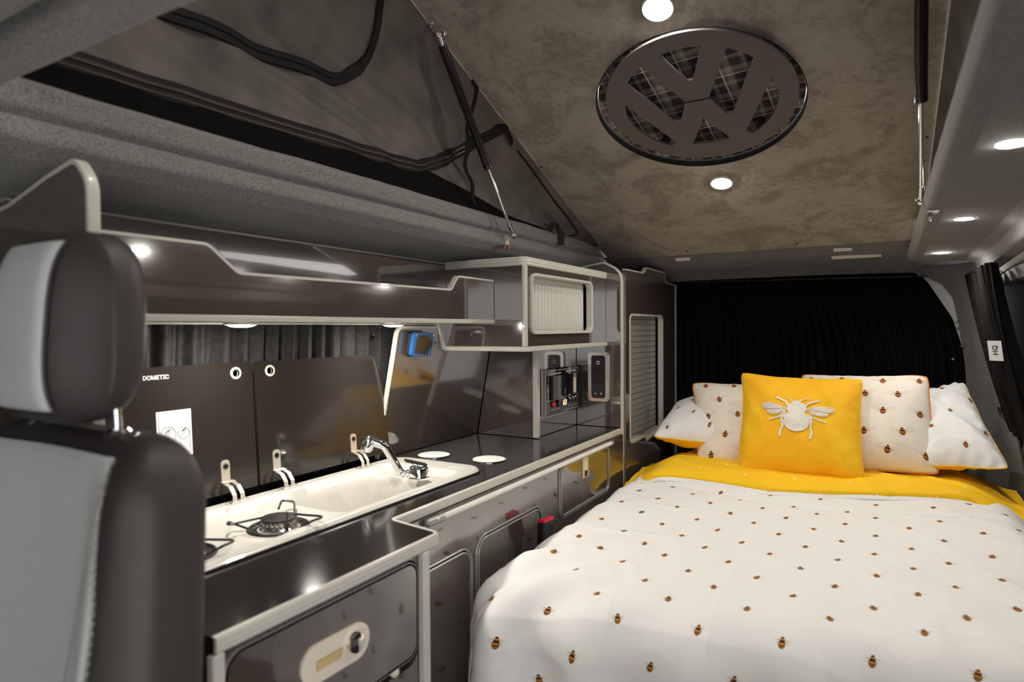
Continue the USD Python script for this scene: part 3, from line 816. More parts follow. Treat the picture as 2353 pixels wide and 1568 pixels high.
# ------------------------------------------------------------------ overhead shelf along the left wall
shelf = thing('overhead_shelf', 'long dark gloss overhead shelf with stepped front and pale edging', 'shelf', (-1.15, 1.1, 1.18))
top = fillet([(.475, 1.317), (.712, 1.318), (.775, 1.269), (1.470, 1.272), (1.505, 1.313), (1.70, 1.312)], [0, .03, .03, .016, .016, 0], 7)
fas = Polygon(list(top) + [(1.70, 1.188), (.475, 1.188)])
obj('fascia', prism(fas, -1.075, -1.06, 'x'), 'laminate', shelf)
obj('top_edging', sweep(np.c_[np.full(len(top), -1.0675), top], (1, 0, 0), trimprof(.0162, .0025), flip=False), 'trim', shelf)
obj('bottom_board', bx(-1.25, -1.066, .475, 1.70, 1.176, 1.189), 'laminate', shelf)
obj('bottom_edging', sweep(np.array([(-1.067, .475, 1.1835), (-1.067, 1.705, 1.1835)]), (0, 0, 1), trimprof(.014, .009)), 'trim', shelf)
low = fillet([(.475, 1.178), (1.655, 1.178), (1.697, 1.090), (1.995, 1.088)], [0, .022, .022, 0], 8)
back = Polygon(list(low) + [(1.995, 1.37), (.475, 1.379)])
obj('back_panel', prism(back, -1.264, -1.249, 'x'), 'laminate', shelf)
obj('back_edging', sweep(np.c_[np.full(len(low), -1.2565), low], (1, 0, 0), trimprof(.019, .004)), 'trim', shelf)
obj('top_strip', sweep(np.array([(-1.2565, .475, 1.379), (-1.2565, 1.70, 1.377)]), (1, 0, 0), trimprof(.015, .0025)), 'trim_grey', shelf)
ep = fillet([(-1.32, 1.345), (-1.19, 1.362), (-1.06, 1.392), (-.985, 1.405), (-.952, 1.372), (-.952, .765)], [0, .2, .2, .03, .05, 0], 9)
obj('end_panel', prism(Polygon(list(ep) + [(-1.32, .765)]), .459, .474, 'y'), 'laminate', shelf)
obj('end_edging', sweep(np.c_[ep[:, 0], np.full(len(ep), .4665), ep[:, 1]], (0, 1, 0), trimprof(.0165, .004)), 'trim', shelf)

# splash panel leaning with the side of the van
bsx = lambda z: -1.2625 - .185 * (1.10 - z)
spl = thing('splash_panel', 'dark gloss wall panel behind the tap with rounded pale edging', 'wall panel', (-1.29, 1.7, WT))
e3 = unit((1, 0, -.185)); e2b = unit((.185, 0, 1)); org = (bsx(.76), 0, .762)
sp = lambda m: place(m, org, (0, 1, 0), e2b, e3)
pts = fillet([(1.446, 0.0), (1.460, .412), (1.66, .412)], [0, .03, 0], 8)
obj('panel', sp(prism(Polygon(list(pts) + [(1.66, .412), (1.995, .33), (1.995, 0)]), -.012, 0, 'z')), 'laminate', spl)
p3 = np.asarray(org) + np.c_[pts, np.full(len(pts), -.006)] @ np.array([(0, 1, 0), e2b, e3])
obj('edging', sweep(p3, e3, trimprof(.014, .004), flip=True), 'trim', spl)

# alcove at the end of the worktop
alc = thing('alcove_panel', 'dark gloss alcove lining round the power sockets with a pale corner post', 'alcove lining', (-1.1, 2.2, WT))
obj('side_panel', prism(Polygon([(bsx(.765) + .002, .762), (-1.0845, .762), (-1.0845, 1.098), (bsx(1.098) + .002, 1.098)]), 2.0, 2.016, 'y'), 'laminate', alc)
obj('control_panel', bx(-1.092, -1.078, 2.018, 2.366, .762, 1.098), 'laminate', alc)
obj('corner_post', bx(-1.0835, -1.062, 1.996, 2.018, .762, 1.098, .003), 'trim', alc)

# upper corner cabinet with a tambour shutter
up = thing('upper_cabinet', 'dark gloss wall cabinet with a ribbed white roller shutter and pale edging', 'cabinet', (-1.1, 2.03, 1.09))
CX = -.945
obj('side_panel', prism(Polygon([(-1.2485, 1.102), (CX - .012, 1.102), (CX - .012, 1.360), (-1.2485, 1.360)]), 1.702, 1.717, 'y'), 'laminate', up)
win = rrect(1.740, 2.222, 1.146, 1.333, .026)
obj('front_panel', prism(sbox(1.716, 1.103, 2.368, 1.36).difference(win), CX - .018, CX - .003, 'x'), 'laminate', up)
c = np.array(win.exterior.coords)[:-1]
obj('opening_edging', sweep(np.c_[np.full(len(c), CX - .009), c], (1, 0, 0), trimprof(.026, .006), closed=True), 'trim', up)
obj('corner_post', bx(CX - .014, CX, 1.698, 1.719, 1.103, 1.36, .004), 'trim', up)
tp = fillet([(-1.2485, 1.704), (CX - .004, 1.704), (CX - .004, 2.368)], [0, .02, 0], 8)
slab = Polygon(list(tp) + [(-1.2485, 2.368)])
obj('top_board', prism(slab, 1.358, 1.384, 'z'), 'laminate', up)
obj('top_edging', sweep(np.c_[tp, np.full(len(tp), 1.371)], (0, 0, 1), trimprof(.0275, .008)), 'trim', up)
obj('bottom_board', prism(slab, 1.0885, 1.1035, 'z'), 'laminate', up)
obj('bottom_edging', sweep(np.c_[tp, np.full(len(tp), 1.096)], (0, 0, 1), trimprof(.0165, .009)), 'trim', up)
n = 19; w = (2.214 - 1.742) / n
for k in range(n):
    y = 1.742 + (k + .5) * w
    obj('shutter_slat', bx(CX - .036, CX - .030, y - w / 2 + .0016, y + w / 2 - .0016, 1.138, 1.342, .0028), 'slat_white', up)
obj('shutter_lining', bx(CX - .05, CX - .038, 1.73, 2.30, 1.12, 1.35), 'dark_gap', up)

# wardrobe at the rear left
wd = thing('wardrobe', 'tall dark gloss wardrobe with grey slatted roller shutter beside the bed', 'wardrobe', (-1.1, 2.75, 0))
ep = fillet([(-1.245, 1.374), (-1.04, 1.412), (-.955, 1.4245), (-.882, 1.385), (-.882, .50)], [0, .1, .03, .07, 0], 9)
obj('end_panel', prism(Polygon([(-1.076, .762), (-.882, .762), *[tuple(q) for q in ep[::-1] if q[1] > .762], (-1.245, 1.11), (-1.076, 1.11)]).buffer(0), 2.370, 2.385, 'y'), 'laminate', wd)
obj('end_edging', sweep(np.c_[ep[:, 0], np.full(len(ep), 2.3775), ep[:, 1]], (0, 1, 0), trimprof(.0185, .004)), 'trim', wd)
obj('side_board', bx(-1.40, -.884, 2.372, 2.384, 0.005, .738), 'laminate', wd)
tl = fillet([(2.388, 1.392), (2.615, 1.394), (2.655, 1.419), (2.912, 1.417), (2.935, 1.373), (3.09, 1.368)], [0, .012, .012, .02, .02, 0], 6)
hole = Polygon(fillet([(2.436, 1.214), (2.884, 1.214), (2.884, .692), (2.640, .668), (2.628, .690), (2.436, .690)], [.03, .03, .02, .006, .006, .03], 7, closed=True))
wf = Polygon(list(tl) + [(3.09, .01), (2.388, .01)])
obj('front_panel', prism(wf.difference(hole), -.885, -.870, 'x'), 'laminate', wd)
obj('top_edging', sweep(np.c_[np.full(len(tl), -.8775), tl], (1, 0, 0), trimprof(.016, .0022)), 'trim', wd)
c = np.array(hole.exterior.coords)[:-1]
obj('opening_edging', sweep(np.c_[np.full(len(c), -.880), c], (1, 0, 0), trimprof(.024, .006), closed=True, flip=True), 'trim', wd)
obj('rear_edging', bx(-.886, -.866, 3.09, 3.108, .4, 1.372, .004), 'trim_grey', wd)
obj('rear_board', bx(-1.36, -.888, 3.09, 3.105, .01, 1.345), 'laminate', wd)
n = 21; h = (1.222 - .705) / n
for k in range(n):
    z = .705 + (k + .5) * h
    obj('shutter_slat', bx(-.905, -.899, 2.425, 2.868, z - h / 2 + .0008, z + h / 2 - .0008, .0022), 'slat_grey', wd)
obj('shutter_rail', prism(Polygon([(2.43, .672), (2.87, .66), (2.87, .704), (2.43, .704)]), -.904, -.894, 'x'), 'alu', wd)
obj('shutter_lining', bx(-.93, -.908, 2.40, 2.95, .64, 1.26), 'dark_gap', wd)

# ------------------------------------------------------------------ sockets, control unit, heater display
E = -1
sk = thing('socket_panel', 'upright silver socket plate with USB ports, double switch and three-pin outlet', 'socket', (-.978, 2.37, .96))
sp2 = lambda m: place(m, (-.9785, 2.3695, .963), (1, 0, 0), (0, 0, 1), (0, -1, 0))
obj('frame', sp2(prism(rrect(-.0445, .0445, -.1, .1, .014).difference(rrect(-.0305, .0305, -.0865, .0865, .011)), 0, .0075, 'z')), 'alu', sk)
pl = obj('module_plate', sp2(bx(-.0303, .0303, -.0863, .0863, 0, .004)), 'socket_black', sk)
for k, zc_ in enumerate((.057, 0, -.057)):
    md = obj(['usb_module', 'switch_module', 'outlet_module'][k], sp2(prism(rrect(-.0255, .0255, zc_ - .0255, zc_ + .0255, .006), .004, .0072, 'z')), 'socket_black', sk)
    if k == 0:
        obj('usb_port', sp2(bx(-.0075, .0075, zc_ + .0025, zc_ + .0075, .0072, .0078)), 'label_white', md)
        obj('usb_port', sp2(bx(-.0075, .0075, zc_ - .0065, zc_ - .0015, .0072, .0078)), 'label_white', md)
    elif k == 1:
        obj('rocker', sp2(bx(-.0245, -.0006, zc_ - .024, zc_ + .024, .0072, .0092, .0008)), 'socket_black', md)
        obj('rocker', sp2(bx(.0006, .0245, zc_ - .024, zc_ + .024, .0072, .0092, .0008)), 'socket_black', md)
    else:
        obj('socket_pin', sp2(bx(-.002, .002, zc_ + .009, zc_ + .017, .0072, .0077)), 'dark_gap', md)
        obj('socket_pin', sp2(bx(-.0165, -.0085, zc_ - .0135, zc_ - .0085, .0072, .0077)), 'label_white', md)
        obj('socket_pin', sp2(bx(.0085, .0165, zc_ - .0135, zc_ - .0085, .0072, .0077)), 'label_white', md)

cu = thing('power_control_unit', 'black power control unit with fuse covers, red digital readout and rocker switches', 'control unit', (-1.078, 2.2, .92))
U0, U1, V0, V1 = -.150, .150, -.0875, .0875
cp_ = lambda m: place(m, (-1.0765, 2.205, .921), unit((0.0, 1, 0)), (0, 0, 1), unit((1, 0, 0)))
obj('housing', cp_(bx(U0, U1, V0, V1, .0, .016, .002)), 'black_gloss', cu)
obj('side_rail', cp_(bx(U0 - .004, U0 - .0005, V0, V1, .0, .020, .001)), 'alu', cu)
br = obj('breaker_cover', cp_(prism(rrect(-.115, -.015, -.03, .060, .006), .016, .030, 'z')), 'black_gloss', cu)
obj('breaker_label', cp_(bx(-.118, -.018, .063, .071, .016, .0166)), 'label_white', cu)
obj('fuse_cover', cp_(prism(rrect(.035, .120, -.02, .060, .006), .016, .028, 'z')), 'black_gloss', cu)
obj('fuse_label', cp_(bx(.028, .122, .066, .074, .016, .0166)), 'label_white', cu)
obj('fuse_strip', cp_(bx(.070, .092, -.016, .044, .028, .0286)), 'cream_plastic', cu)
lines = [bx(-.125, -.048, .0785, .0805, .016, .0164), bx(.045, .140, .0785, .0805, .016, .0164), bx(-.127, -.125, .036, .0805, .016, .0164), bx(-.127, -.125, -.083, -.044, .016, .0164)]
for q in lines: obj('white_line', cp_(q), 'label_white', cu)
obj('lettering', cp_(text('SARGENT', .011, (-.123, -.038, .016), (0, 1, 0), (-1, 0, 0), .0004, width=.070, bold=True)), 'label_white', cu)
obj('lettering', cp_(text('EC155 Power Supply Unit', .006, (-.042, .077, .016), (1, 0, 0), (0, 1, 0), .0004, width=.082)), 'label_white', cu)
obj('small_print', [cp_(bx(a, a + w_, b_, b_ + .0016, .016, .0163)) for a, w_, b_ in ((.0, .026, -.001), (.0, .026, -.007), (.0, .026, -.013), (.0, .026, -.019), (-.10, .028, -.069), (-.06, .028, -.069), (.045, .022, -.069), (.078, .018, -.069), (.107, .022, -.069), (.045, .025, -.030), (.0, .14, -.081))], 'label_white', cu)
obj('readout_window', cp_(bx(-.010, .032, -.064, -.036, .016, .0175)), 'black_gloss', cu)


def seg7(ch, x, y, h, w):
    S = {'1': 'bc', '2': 'abged'}[ch]; t = h * .12; r = {'a': (0, h, w, h), 'b': (w, h / 2, w, h), 'c': (w, 0, w, h / 2), 'd': (0, 0, w, 0), 'e': (0, 0, 0, h / 2), 'f': (0, h / 2, 0, h), 'g': (0, h / 2, w, h / 2)}
    return [bx(x + min(a, c) - t / 2, x + max(a, c) + t / 2, y + min(b, d) - t / 2, y + max(b, d) + t / 2, .0175, .0181) for a, b, c, d in (r[s] for s in S)]


obj('readout_digits', [cp_(q) for q in seg7('1', -.010, -.0585, .017, .009) + seg7('2', .0055, -.0585, .017, .008) + seg7('2', .020, -.0585, .017, .008) + [bx(.0025, .0042, -.0600, -.0580, .0175, .0181)]], 'digits', cu)
for k, u in enumerate((-.088, -.050, .052, .084, .112)):
    obj('rocker_switch', cp_(lathe([(0, 0), (.0125, 0), (.0125, .004), (.009, .0085), (0, .009)], (u, -.048 + .006 * (k > 1), .016), n=20)), 'red_lamp' if k == 0 else 'black_gloss', cu, label='red rocker switch' if k == 0 else None)

ht = thing('heater_display', 'blue framed heater display with dark screen on the splash panel', 'display', (bsx(1.12) + .01, 1.553, 1.117))
hp = lambda m: place(m, (bsx(1.117) + .001, 1.553, 1.117), unit((.04, 1, -.03)), unit((.185, .03, 1)), unit((1, 0, -.185)))
obj('mount', hp(bx(-.049, .041, -.041, .037, 0, .016, .006)), 'black_plastic', ht)
body = rrect(-.047, .047, -.037, .037, .010)
obj('front_frame', hp(trimesh.util.concatenate([prism(body, .016, .027, 'z'), prism(body.buffer(-.002), .027, .0295, 'z')])), 'blue_plastic', ht)
scr = Polygon(fillet([(-.036, -.028), (.022, -.028), (.040, -.004), (.040, .010), (.026, .031), (-.024, .031), (-.036, .014)], .006, 5, closed=True))
obj('screen', hp(prism(scr, .0295, .0302, 'z')), 'screen_glass', ht)
obj('display_area', hp(prism(rrect(-.028, .020, -.018, .020, .004), .0302, .0305, 'z')), 'screen_glass', ht)
for u, v_ in ((-.041, .031), (.041, .031)): obj('screw', hp(lathe([(0, 0), (.0035, 0), (.003, .0015), (0, .002)], (u, v_, .0295), n=14)), 'chrome', ht)
for u in (.004, .017, .030):
    b = obj('button', hp(bx(u - .005, u + .005, -.0362, -.0292, .0295, .0312, .001)), 'black_plastic', ht)
    obj('button_mark', hp(prism(Polygon([(u - .0025, -.035), (u + .0025, -.0328), (u - .0025, -.0306)]), .0312, .0315, 'z')), 'label_white', b)
for k, (n_, dy) in enumerate((('wire_blue', 0), ('wire_red', .006))):
    w_ = obj('hanging_wire', tube(fillet([(-1.36, 1.462 + dy, 1.03), (-1.325, 1.456 + dy, 1.0), (-1.322, 1.458 + dy * .4, .93), (-1.335, 1.44 + dy, .86)], .03, 6), .003, 8), n_)
    tag(w_, ['thin blue electric wire hanging beside the splash panel edge', 'thin red electric wire hanging beside the splash panel edge'][k], 'wire')

# ------------------------------------------------------------------ curtains
def folds(t, f, seed, sharp=.6):
    n = meshkit.noise(np.stack([t * f * .35, t * 0 + seed, t * 0], -1), seed)
    w = np.sin(t * f * 2 * math.pi + 5 * n)
    return np.sign(w) * np.abs(w) ** sharp


ct = thing('rear_curtain', 'black gathered curtain across the tailgate window behind the pillows', 'curtain', (-.3, 3.2, .5))
zc = np.linspace(.48, 1.40, 46); tc_ = np.linspace(0, 1, 620)
xr = np.interp(zc, [.5, .95, 1.01, 1.08, 1.19, 1.25, 1.30, 1.352, 1.40], [.318, .312, .308, .297, .266, .232, .204, .175, .12])
P = np.zeros((620, 46, 3))
for j, z in enumerate(zc):
    k = (z - .48) / .92
    P[:, j, 0] = -.98 + tc_ * (xr[j] + .98)
    top = sstep(.9, 1.0, k)
    P[:, j, 1] = 3.196 - (.011 - .004 * top) * folds(tc_, 34, 2) - .006 * folds(tc_ + .02 * k, 61, 5) * (.5 + .5 * top) - .012 * (meshkit.fbm(np.stack([tc_ * 8, tc_ * 0 + k * 1.5, tc_ * 0], -1), 3, 8) - .5)
    P[:, j, 2] = z + (.004 * np.sin(tc_ * 300) if j == 45 else 0)
obj('cloth', sheet(P, .0015), 'black_curtain', ct, True)
for x, z in ((.268, 1.02), (.281, 1.175), (.300, 1.075)):
    obj('snap_stud', lathe([(0, 0), (.006, 0), (.006, .002), (.003, .004), (0, .0045)], (x, 3.176, z), (0, -1, 0), 16), 'chrome', ct)
obj('curtain_wire', rod((-.98, 3.19, 1.392), (.18, 3.19, 1.372), .004), 'black_plastic', ct)

ct = thing('side_window_curtain', 'dark grey pleated curtain behind the upright glass lids', 'curtain', (-1.35, .9, .77))
zc = np.linspace(.77, 1.2, 24); tc_ = np.linspace(0, 1, 420); P = np.zeros((420, 24, 3))
for j, z in enumerate(zc):
    P[:, j, 1] = .30 + tc_ * 1.185 + .05 * (z - .9); P[:, j, 0] = -1.353 + .014 * folds(tc_, 21, 4, .8) + .006 * folds(tc_, 47, 9)
    P[:, j, 2] = z
obj('cloth', sheet(P, -.0015), 'grey_curtain', ct, True)
obj('curtain_hook', [ball((-1.337, 1.446, 1.145), .004, 1), rod((-1.337, 1.446, 1.145), (-1.340, 1.443, 1.130), .002, 6)], 'chrome', ct)

ct = thing('right_window_curtain', 'black curtain drawn back and bunched at the rear side window', 'curtain', (.34, 2.6, .82))
zc = np.linspace(.815, 1.352, 50); tc_ = np.linspace(0, 1, 260); P = np.zeros((260, 50, 3))
for j, z in enumerate(zc):
    k = (z - .815) / .537
    y0, y1 = 2.55 + .36 * k ** .9 - .05 * math.sin(math.pi * k), 2.14 + .24 * k
    P[:, j, 1] = y0 + (y1 - y0) * tc_ + .012 * np.sin(tc_ * 40 + 3 * k) * (1 - k)
    P[:, j, 0] = xwall(z) - .032 - .016 * folds(tc_ + .03 * k, 8, 3, .8) - .005 * folds(tc_, 19, 6) - .01 * math.sin(math.pi * k)
    P[:, j, 2] = z + .006 * np.sin(tc_ * 60) * (1 - k) ** 8
obj('cloth', sheet(P, .002), 'black_curtain', ct, True)
tg = lambda m: place(m, (xwall(1.085) - .074, 2.322, 1.085), unit((.8, -.6, .0)), unit((-.1, .1, 1)), unit((-.6, -.8, 0)))
tg2 = obj('label_tag', tg(bx(-.019, .019, -.030, .030, 0, .0012)), 'label_white', ct, label='small white label reading HQ')
obj('label_lettering', tg(text('HQ', .014, (.007, -.014, .0012), (0, 1, 0), (-1, 0, 0), .0006, width=.028, bold=True)), 'ink', tg2)

# ------------------------------------------------------------------ emblem on the raised roof
em = thing('roof_emblem', 'large round dark emblem with letters V and W mounted on the raised roof lining', 'emblem', roofp(*DISC))
n = 60; rr_ = np.linspace(0, DR - .004, 14); aa = np.linspace(0, 2 * math.pi, n + 1)
R_, A_ = np.meshgrid(rr_, aa, indexing='ij'); La, Lb = DISC[0] + R_ * np.cos(A_), DISC[1] + R_ * np.sin(A_)
P = RH + La[..., None] * E1 + Lb[..., None] * E2 - .022 * E3
an = math.radians(5); uv = np.stack([La * math.cos(an) + Lb * math.sin(an), -La * math.sin(an) + Lb * math.cos(an)], -1)
m, uvf = grid(P, uv)
obj('tartan_backing', m, 'tartan', em, True, uv=uvf, label='black and cream tartan backing cloth')
mir = lambda a: [(-x, y) for x, y in a]
arc = lambda r, a0, a1, n=9: [(r * math.sin(math.radians(t)), r * math.cos(math.radians(t))) for t in np.linspace(a0, a1, n)]
hl_ = arc(.805, -32, -53, 5) + [(-.32, -.25), (-.25, -.25), (-.125, .05)]
cr_ = [(-.775, .19)] + arc(.81, -90, -145, 9) + [(-.40, -.60)]
holes = [arc(.805, -15, 15, 7) + [(.03, .355), (-.03, .355)], hl_, mir(hl_), [(0, -.26), (-.215, -.69), (0, -.72), (.215, -.69)], cr_, mir(cr_)]
holes = [Polygon(h_).buffer(0).buffer(-.012).buffer(.012) for h_ in holes] + [sbox(-.16, .022, .16, .052)]
sh = Point(0, 0).buffer(1, quad_segs=40).difference(unary_union(holes))
sh = affinity.translate(affinity.scale(sh, .264, .264, origin=(0, 0)), .042, .966)
obj('emblem_plate', roof(prism(sh, .020, .027, 'z')), 'emblem', em)
for t in (0, math.pi * 1.02, -.9, math.pi + .9): obj('emblem_spacer', roof(bx(.042 + .235 * math.cos(t) - .01, .042 + .235 * math.cos(t) + .01, .966 + .235 * math.sin(t) - .01, .966 + .235 * math.sin(t) + .01, -.024, .019)), 'black_plastic', em)

# ------------------------------------------------------------------ lamps
def downlight(o, axis, r, label, group, lens='lens'):
    ax = unit(axis); o = np.asarray(o, float)
    t = thing('downlight', label, 'ceiling light', o, group)
    obj('lens', lathe([(0, .0005), (r, .0005), (r, .003), (r * .85, .006), (r * .5, .0078), (0, .0084)], o, ax, 40), lens, t)
    obj('bezel', lathe([(r + .0005, -.002), (r + .008, -.002), (r + .0078, .0015), (r + .004, .0042), (r + .0005, .003)], o, ax, 40), 'trim', t)


down = lambda b: roofp(.017, b, .001)
downlight(down(1.297), E3, .033, 'round roof downlight in front of the emblem, nearest the top of the photo', 'roof downlights')
downlight(down(.514), E3, .031, 'round roof downlight between the emblem and the rear hinge', 'roof downlights')
downlight(down(2.08), E3, .033, 'round roof downlight towards the cab, above the top edge of the photo', 'roof downlights')
rz = lambda y: 1.5025 - .034 * y - .0015
for y, lab in ((.6, 'round downlight of the right felt panel closest to the cab'), (1.285, 'round downlight of the right felt panel at the right edge of the photo'), (1.95, 'middle downlight of the right felt panel beside the strut foot'), (2.585, 'rearmost downlight of the right felt panel near the tailgate')):
    if y > 1: downlight((.188, y, rz(y) + .0005), (0, 0, -1), .034, lab, 'right side downlights')
for y, lab in ((.847, 'small round light under the overhead shelf, above the hob'), (1.324, 'small round light under the overhead shelf, above the sink tap')):
    downlight((-1.152, y, 1.1755), (0, 0, -1), .027, lab, 'lights under the overhead shelf', 'shelf_lens')

for a_, b_ in ((-.22, .035), (.21, .035), (-.575, .75), (.608, .62)):
    bt = obj('roof_screw', roof(lathe([(0, .0), (.0045, .0), (.004, .002), (.002, .003), (0, .003)], (a_, b_, .0008), n=14)), 'black_plastic')
    tag(bt, {(-.22, .035): 'small dark screw near the rear edge of the roof lining, left of the centre', (.21, .035): 'small dark screw near the rear edge of the roof lining, right of the centre', (-.575, .75): 'small dark screw in the left edge strip of the roof lining', (.608, .62): 'small dark screw in the right edge strip of the roof lining beside the strut rod'}[(a_, b_)], 'screw', 'roof lining screws')
hl = thing('header_lamp', 'slim oblong cream lamp on the rear felt header', 'lamp', (-.08, 2.86, 1.45))
obj('body', bx(-.168, .012, 2.868, 2.892, 1.435, 1.452, .004), 'cream_plastic', hl)
obj('lens_cover', bx(-.160, -.01, 2.871, 2.889, 1.4325, 1.4355, .001), 'trim_grey', hl)
for x, z, lab in ((-.753, 1.467, 'white plastic clip on the rear header left of the lamp'), (-.123, 1.467, 'white plastic clip on the rear header above the oblong lamp')):
    t = thing('header_clip', lab, 'clip', (x, 2.795, z), 'white clips on the rear header')
    obj('body', place(bx(-.032, .032, -.012, .012, 0, .007, .0015), (x, 2.800, z + .002), (1, 0, 0), unit((0, .85, -.52)), unit((0, -.52, -.85))), 'white_plastic', t)
    obj('screw', place(lathe([(0, .006), (.003, .006), (.002, .0085), (0, .009)], n=12), (x, 2.800, z + .002), (1, 0, 0), unit((0, .85, -.52)), unit((0, -.52, -.85))), 'brass_plate', t)


# ------------------------------------------------------------------ gas struts
def strut(lo, hi, side, label):
    lo, hi = np.array(lo, float), np.array(hi, float); d = hi - lo; L = np.linalg.norm(d); u = d / L
    t = thing('gas_strut', label, 'gas strut', lo, 'gas struts of the raised roof')
    q = lambda s: lo + d * s
    obj('cylinder', [rod(q(.40), q(.955), .0128, 20), lathe([(.0128, -.002), (.0136, 0), (.0136, .014), (.006, .016)], q(.385), u, 20)], 'strut_black', t)
    obj('rod', rod(q(.05), q(.41), .0050, 16), 'chrome', t)
    for s, nm_ in ((.0, 'foot_joint'), (1.0, 'head_joint')):
        a, b = (q(0), q(.06)) if s == 0 else (q(1), q(.952))
        obj(nm_, [ball(a, .0115, 3), rod(a, b, .0075, 14)], 'steel', t)
    k = obj('foot_bracket', [bx(lo[0] + side * .036, lo[0] + side * .012, lo[1] - .034, lo[1] + .004, lo[2] - .034, lo[2] - .031, .001), rod(lo, lo + np.array([side * .028, -.004, -.004]), .005), bx(lo[0] + side * .020, lo[0] + side * .032, lo[1] - .016, lo[1] + .008, lo[2] - .033, lo[2] + .006, .001)], 'alu', t)
    for dy in (-.026, -.002):
        obj('bolt', [rod((lo[0] + side * .018, lo[1] + dy, lo[2] - .044), (lo[0] + side * .018, lo[1] + dy, lo[2] - .034), .0048, 6), rod((lo[0] + side * .018, lo[1] + dy, lo[2] - .052), (lo[0] + side * .018, lo[1] + dy, lo[2] - .044), .003, 8)], 'copper_bolt' if side < 0 else 'steel', k)
    rel = hi - RH; a, b = rel @ E1, rel @ E2
    pl = unary_union([Point(a + side * .022, b + .012).buffer(.019), Point(a + side * .004, b - .026).buffer(.013)]).convex_hull
    h = obj('head_bracket', roof(prism(pl, .0045, .008, 'z')), 'alu', t)
    for (pa, pb), r in (((a + side * .022, b + .012), .010), ((a + side * .004, b - .026), .007)):
        obj('bolt', roof(lathe([(0, .008), (r, .008), (r * .95, .0115), (r * .5, .015), (0, .0155)], (pa, pb, 0), n=18)), 'steel', h)
    obj('head_pin', rod(hi, hi - E3 * .03 + E1 * side * .004, .006), 'steel', h)


strut((-1.062, 1.830, 1.474), roofp(-.553, 1.432, .034), -1, 'black and chrome gas strut on the kitchen side holding up the roof')
strut((.088, 1.830, 1.466), roofp(.556, 1.432, .034), 1, 'black and chrome gas strut on the right holding up the roof')

# ------------------------------------------------------------------ bed
bed = thing('bed_base', 'dark grey upholstered bench bed under the duvet', 'bed', (-.2, 2.1, 0))
obj('bench', bx(-.70, .30, 1.48, 3.12, 0, .30, .02), 'leather_dark', bed)
mt = obj('mattress', bx(-.79, .315, 1.46, 3.13, .305, .578, .03), 'white_cotton')
tag(mt, 'white sheeted mattress under the turned-down duvet', 'mattress')

DX0, DX1, DY0 = -.812, .388, 1.10


def drape(s, L, r):
    """Distance from the edge and drop, for arc length s measured from the hem of a hanging edge."""
    s = np.asarray(s, float); q = r * math.pi / 2
    a = np.clip((s - L) / r, 0, math.pi / 2)
    d = np.where(s < L, 0, np.where(s < L + q, r * (1 - np.cos(a)), r + (s - L - q)))
    h = np.where(s < L, r + (L - s), np.where(s < L + q, r * (1 - np.sin(a)), 0))
    return d, h


su = np.linspace(0, 1.62, 300); sv = np.linspace(0, 1.56, 330)
SU, SV = np.meshgrid(su, sv, indexing='ij')
LL, LR, LF, r0 = .25, .12, .34, .075
dl, hl_ = drape(SU, LL, r0); drr, hr_ = drape(1.62 - SU, LR, r0)
dfr, hf = drape(SV, LF, .11)
tot = 1.62 - LL - LR
X = DX0 + dl * (DX1 - DX0) / (DX1 - DX0 + .17); X = np.where(SU > .81, DX1 - drr * (DX1 - DX0) / (DX1 - DX0 + .17), X)
mid = sstep(.55, 1.07, SU)
X = (DX0 + dl * (DX1 - DX0) / (dl.max() * 1.0)) if False else X
lin = DX0 + (DX1 - DX0) * np.clip((SU - LL) / tot, 0, 1)
wgt = np.clip(np.minimum(SU - LL, 1.62 - LR - SU) / .25, 0, 1)
X = X * (1 - wgt) + lin * wgt
Yd = DY0 + .16 * (X - DX0) + dfr
# round the front left corner in plan
rc = .16; y0 = DY0 + .16 * (X - DX0)
dx, dy = np.maximum(DX0 + rc - X, 0), np.maximum(y0 + rc - Yd, 0); dd = np.hypot(dx, dy); mm_ = np.maximum(dx, dy)
k = np.where(dd > 1e-6, mm_ / np.maximum(dd, 1e-6), 1)
X = np.where((dx > 0) & (dy > 0), DX0 + rc - dx * k, X); Yd = np.where((dx > 0) & (dy > 0), y0 + rc - dy * k, Yd)
H = (np.maximum(hl_, hr_) ** 3 + hf ** 3) ** (1 / 3)
ptop = np.stack([X, Yd, X * 0], -1)
zt = .598 + .02 * (meshkit.fbm(ptop * 3.0, 2, 3) - .5) + .014 * sstep(1.5, 2.4, Yd) - .012 * sstep(1.6, 1.2, Yd)
Zd = zt - H
P = np.stack([X, Yd, Zd], -1)
hang = np.clip(H / .2, 0, 1)
ridge = lambda q, s: (1 - np.abs(2 * meshkit.noise(q, s) - 1))
q1 = np.stack([(X * .8 + Yd * .55) * 9, (-X * .45 + Yd * 1.0) * 2.6, Zd * 4], -1)
q2 = np.stack([(X * .3 - Yd * 1.0) * 8, (X * 1.0 + Yd * .2) * 2.4, Zd * 3], -1)
disp = .010 * (meshkit.fbm(P * 5, 3, 21) - .5) + .0045 * ridge(q1, 31) ** 5 + .004 * ridge(q2, 41) ** 6 + .002 * ridge(q1 * 1.9 + 7, 51) ** 6
corner = np.exp(-(((X + .72) / .26) ** 2 + ((Yd - 1.16) / .34) ** 2))
ang = X * 8 + Yd * 7
disp = disp + hang * .022 * np.sin((X * 1.0 + Yd * .8) * 26 + Zd * 5 + 2 * meshkit.noise(P * 5, 61)) + corner * .017 * np.sin((X * .8 - Yd * .55) * 42 + 3 * meshkit.noise(P * 4, 71)) * (1 - .4 * hang)
for xc in (-.47, -.27): disp = disp + .0022 * np.exp(-((X - xc - .02 * np.sin(Yd * 3)) / .006) ** 2) * (1 - hang)
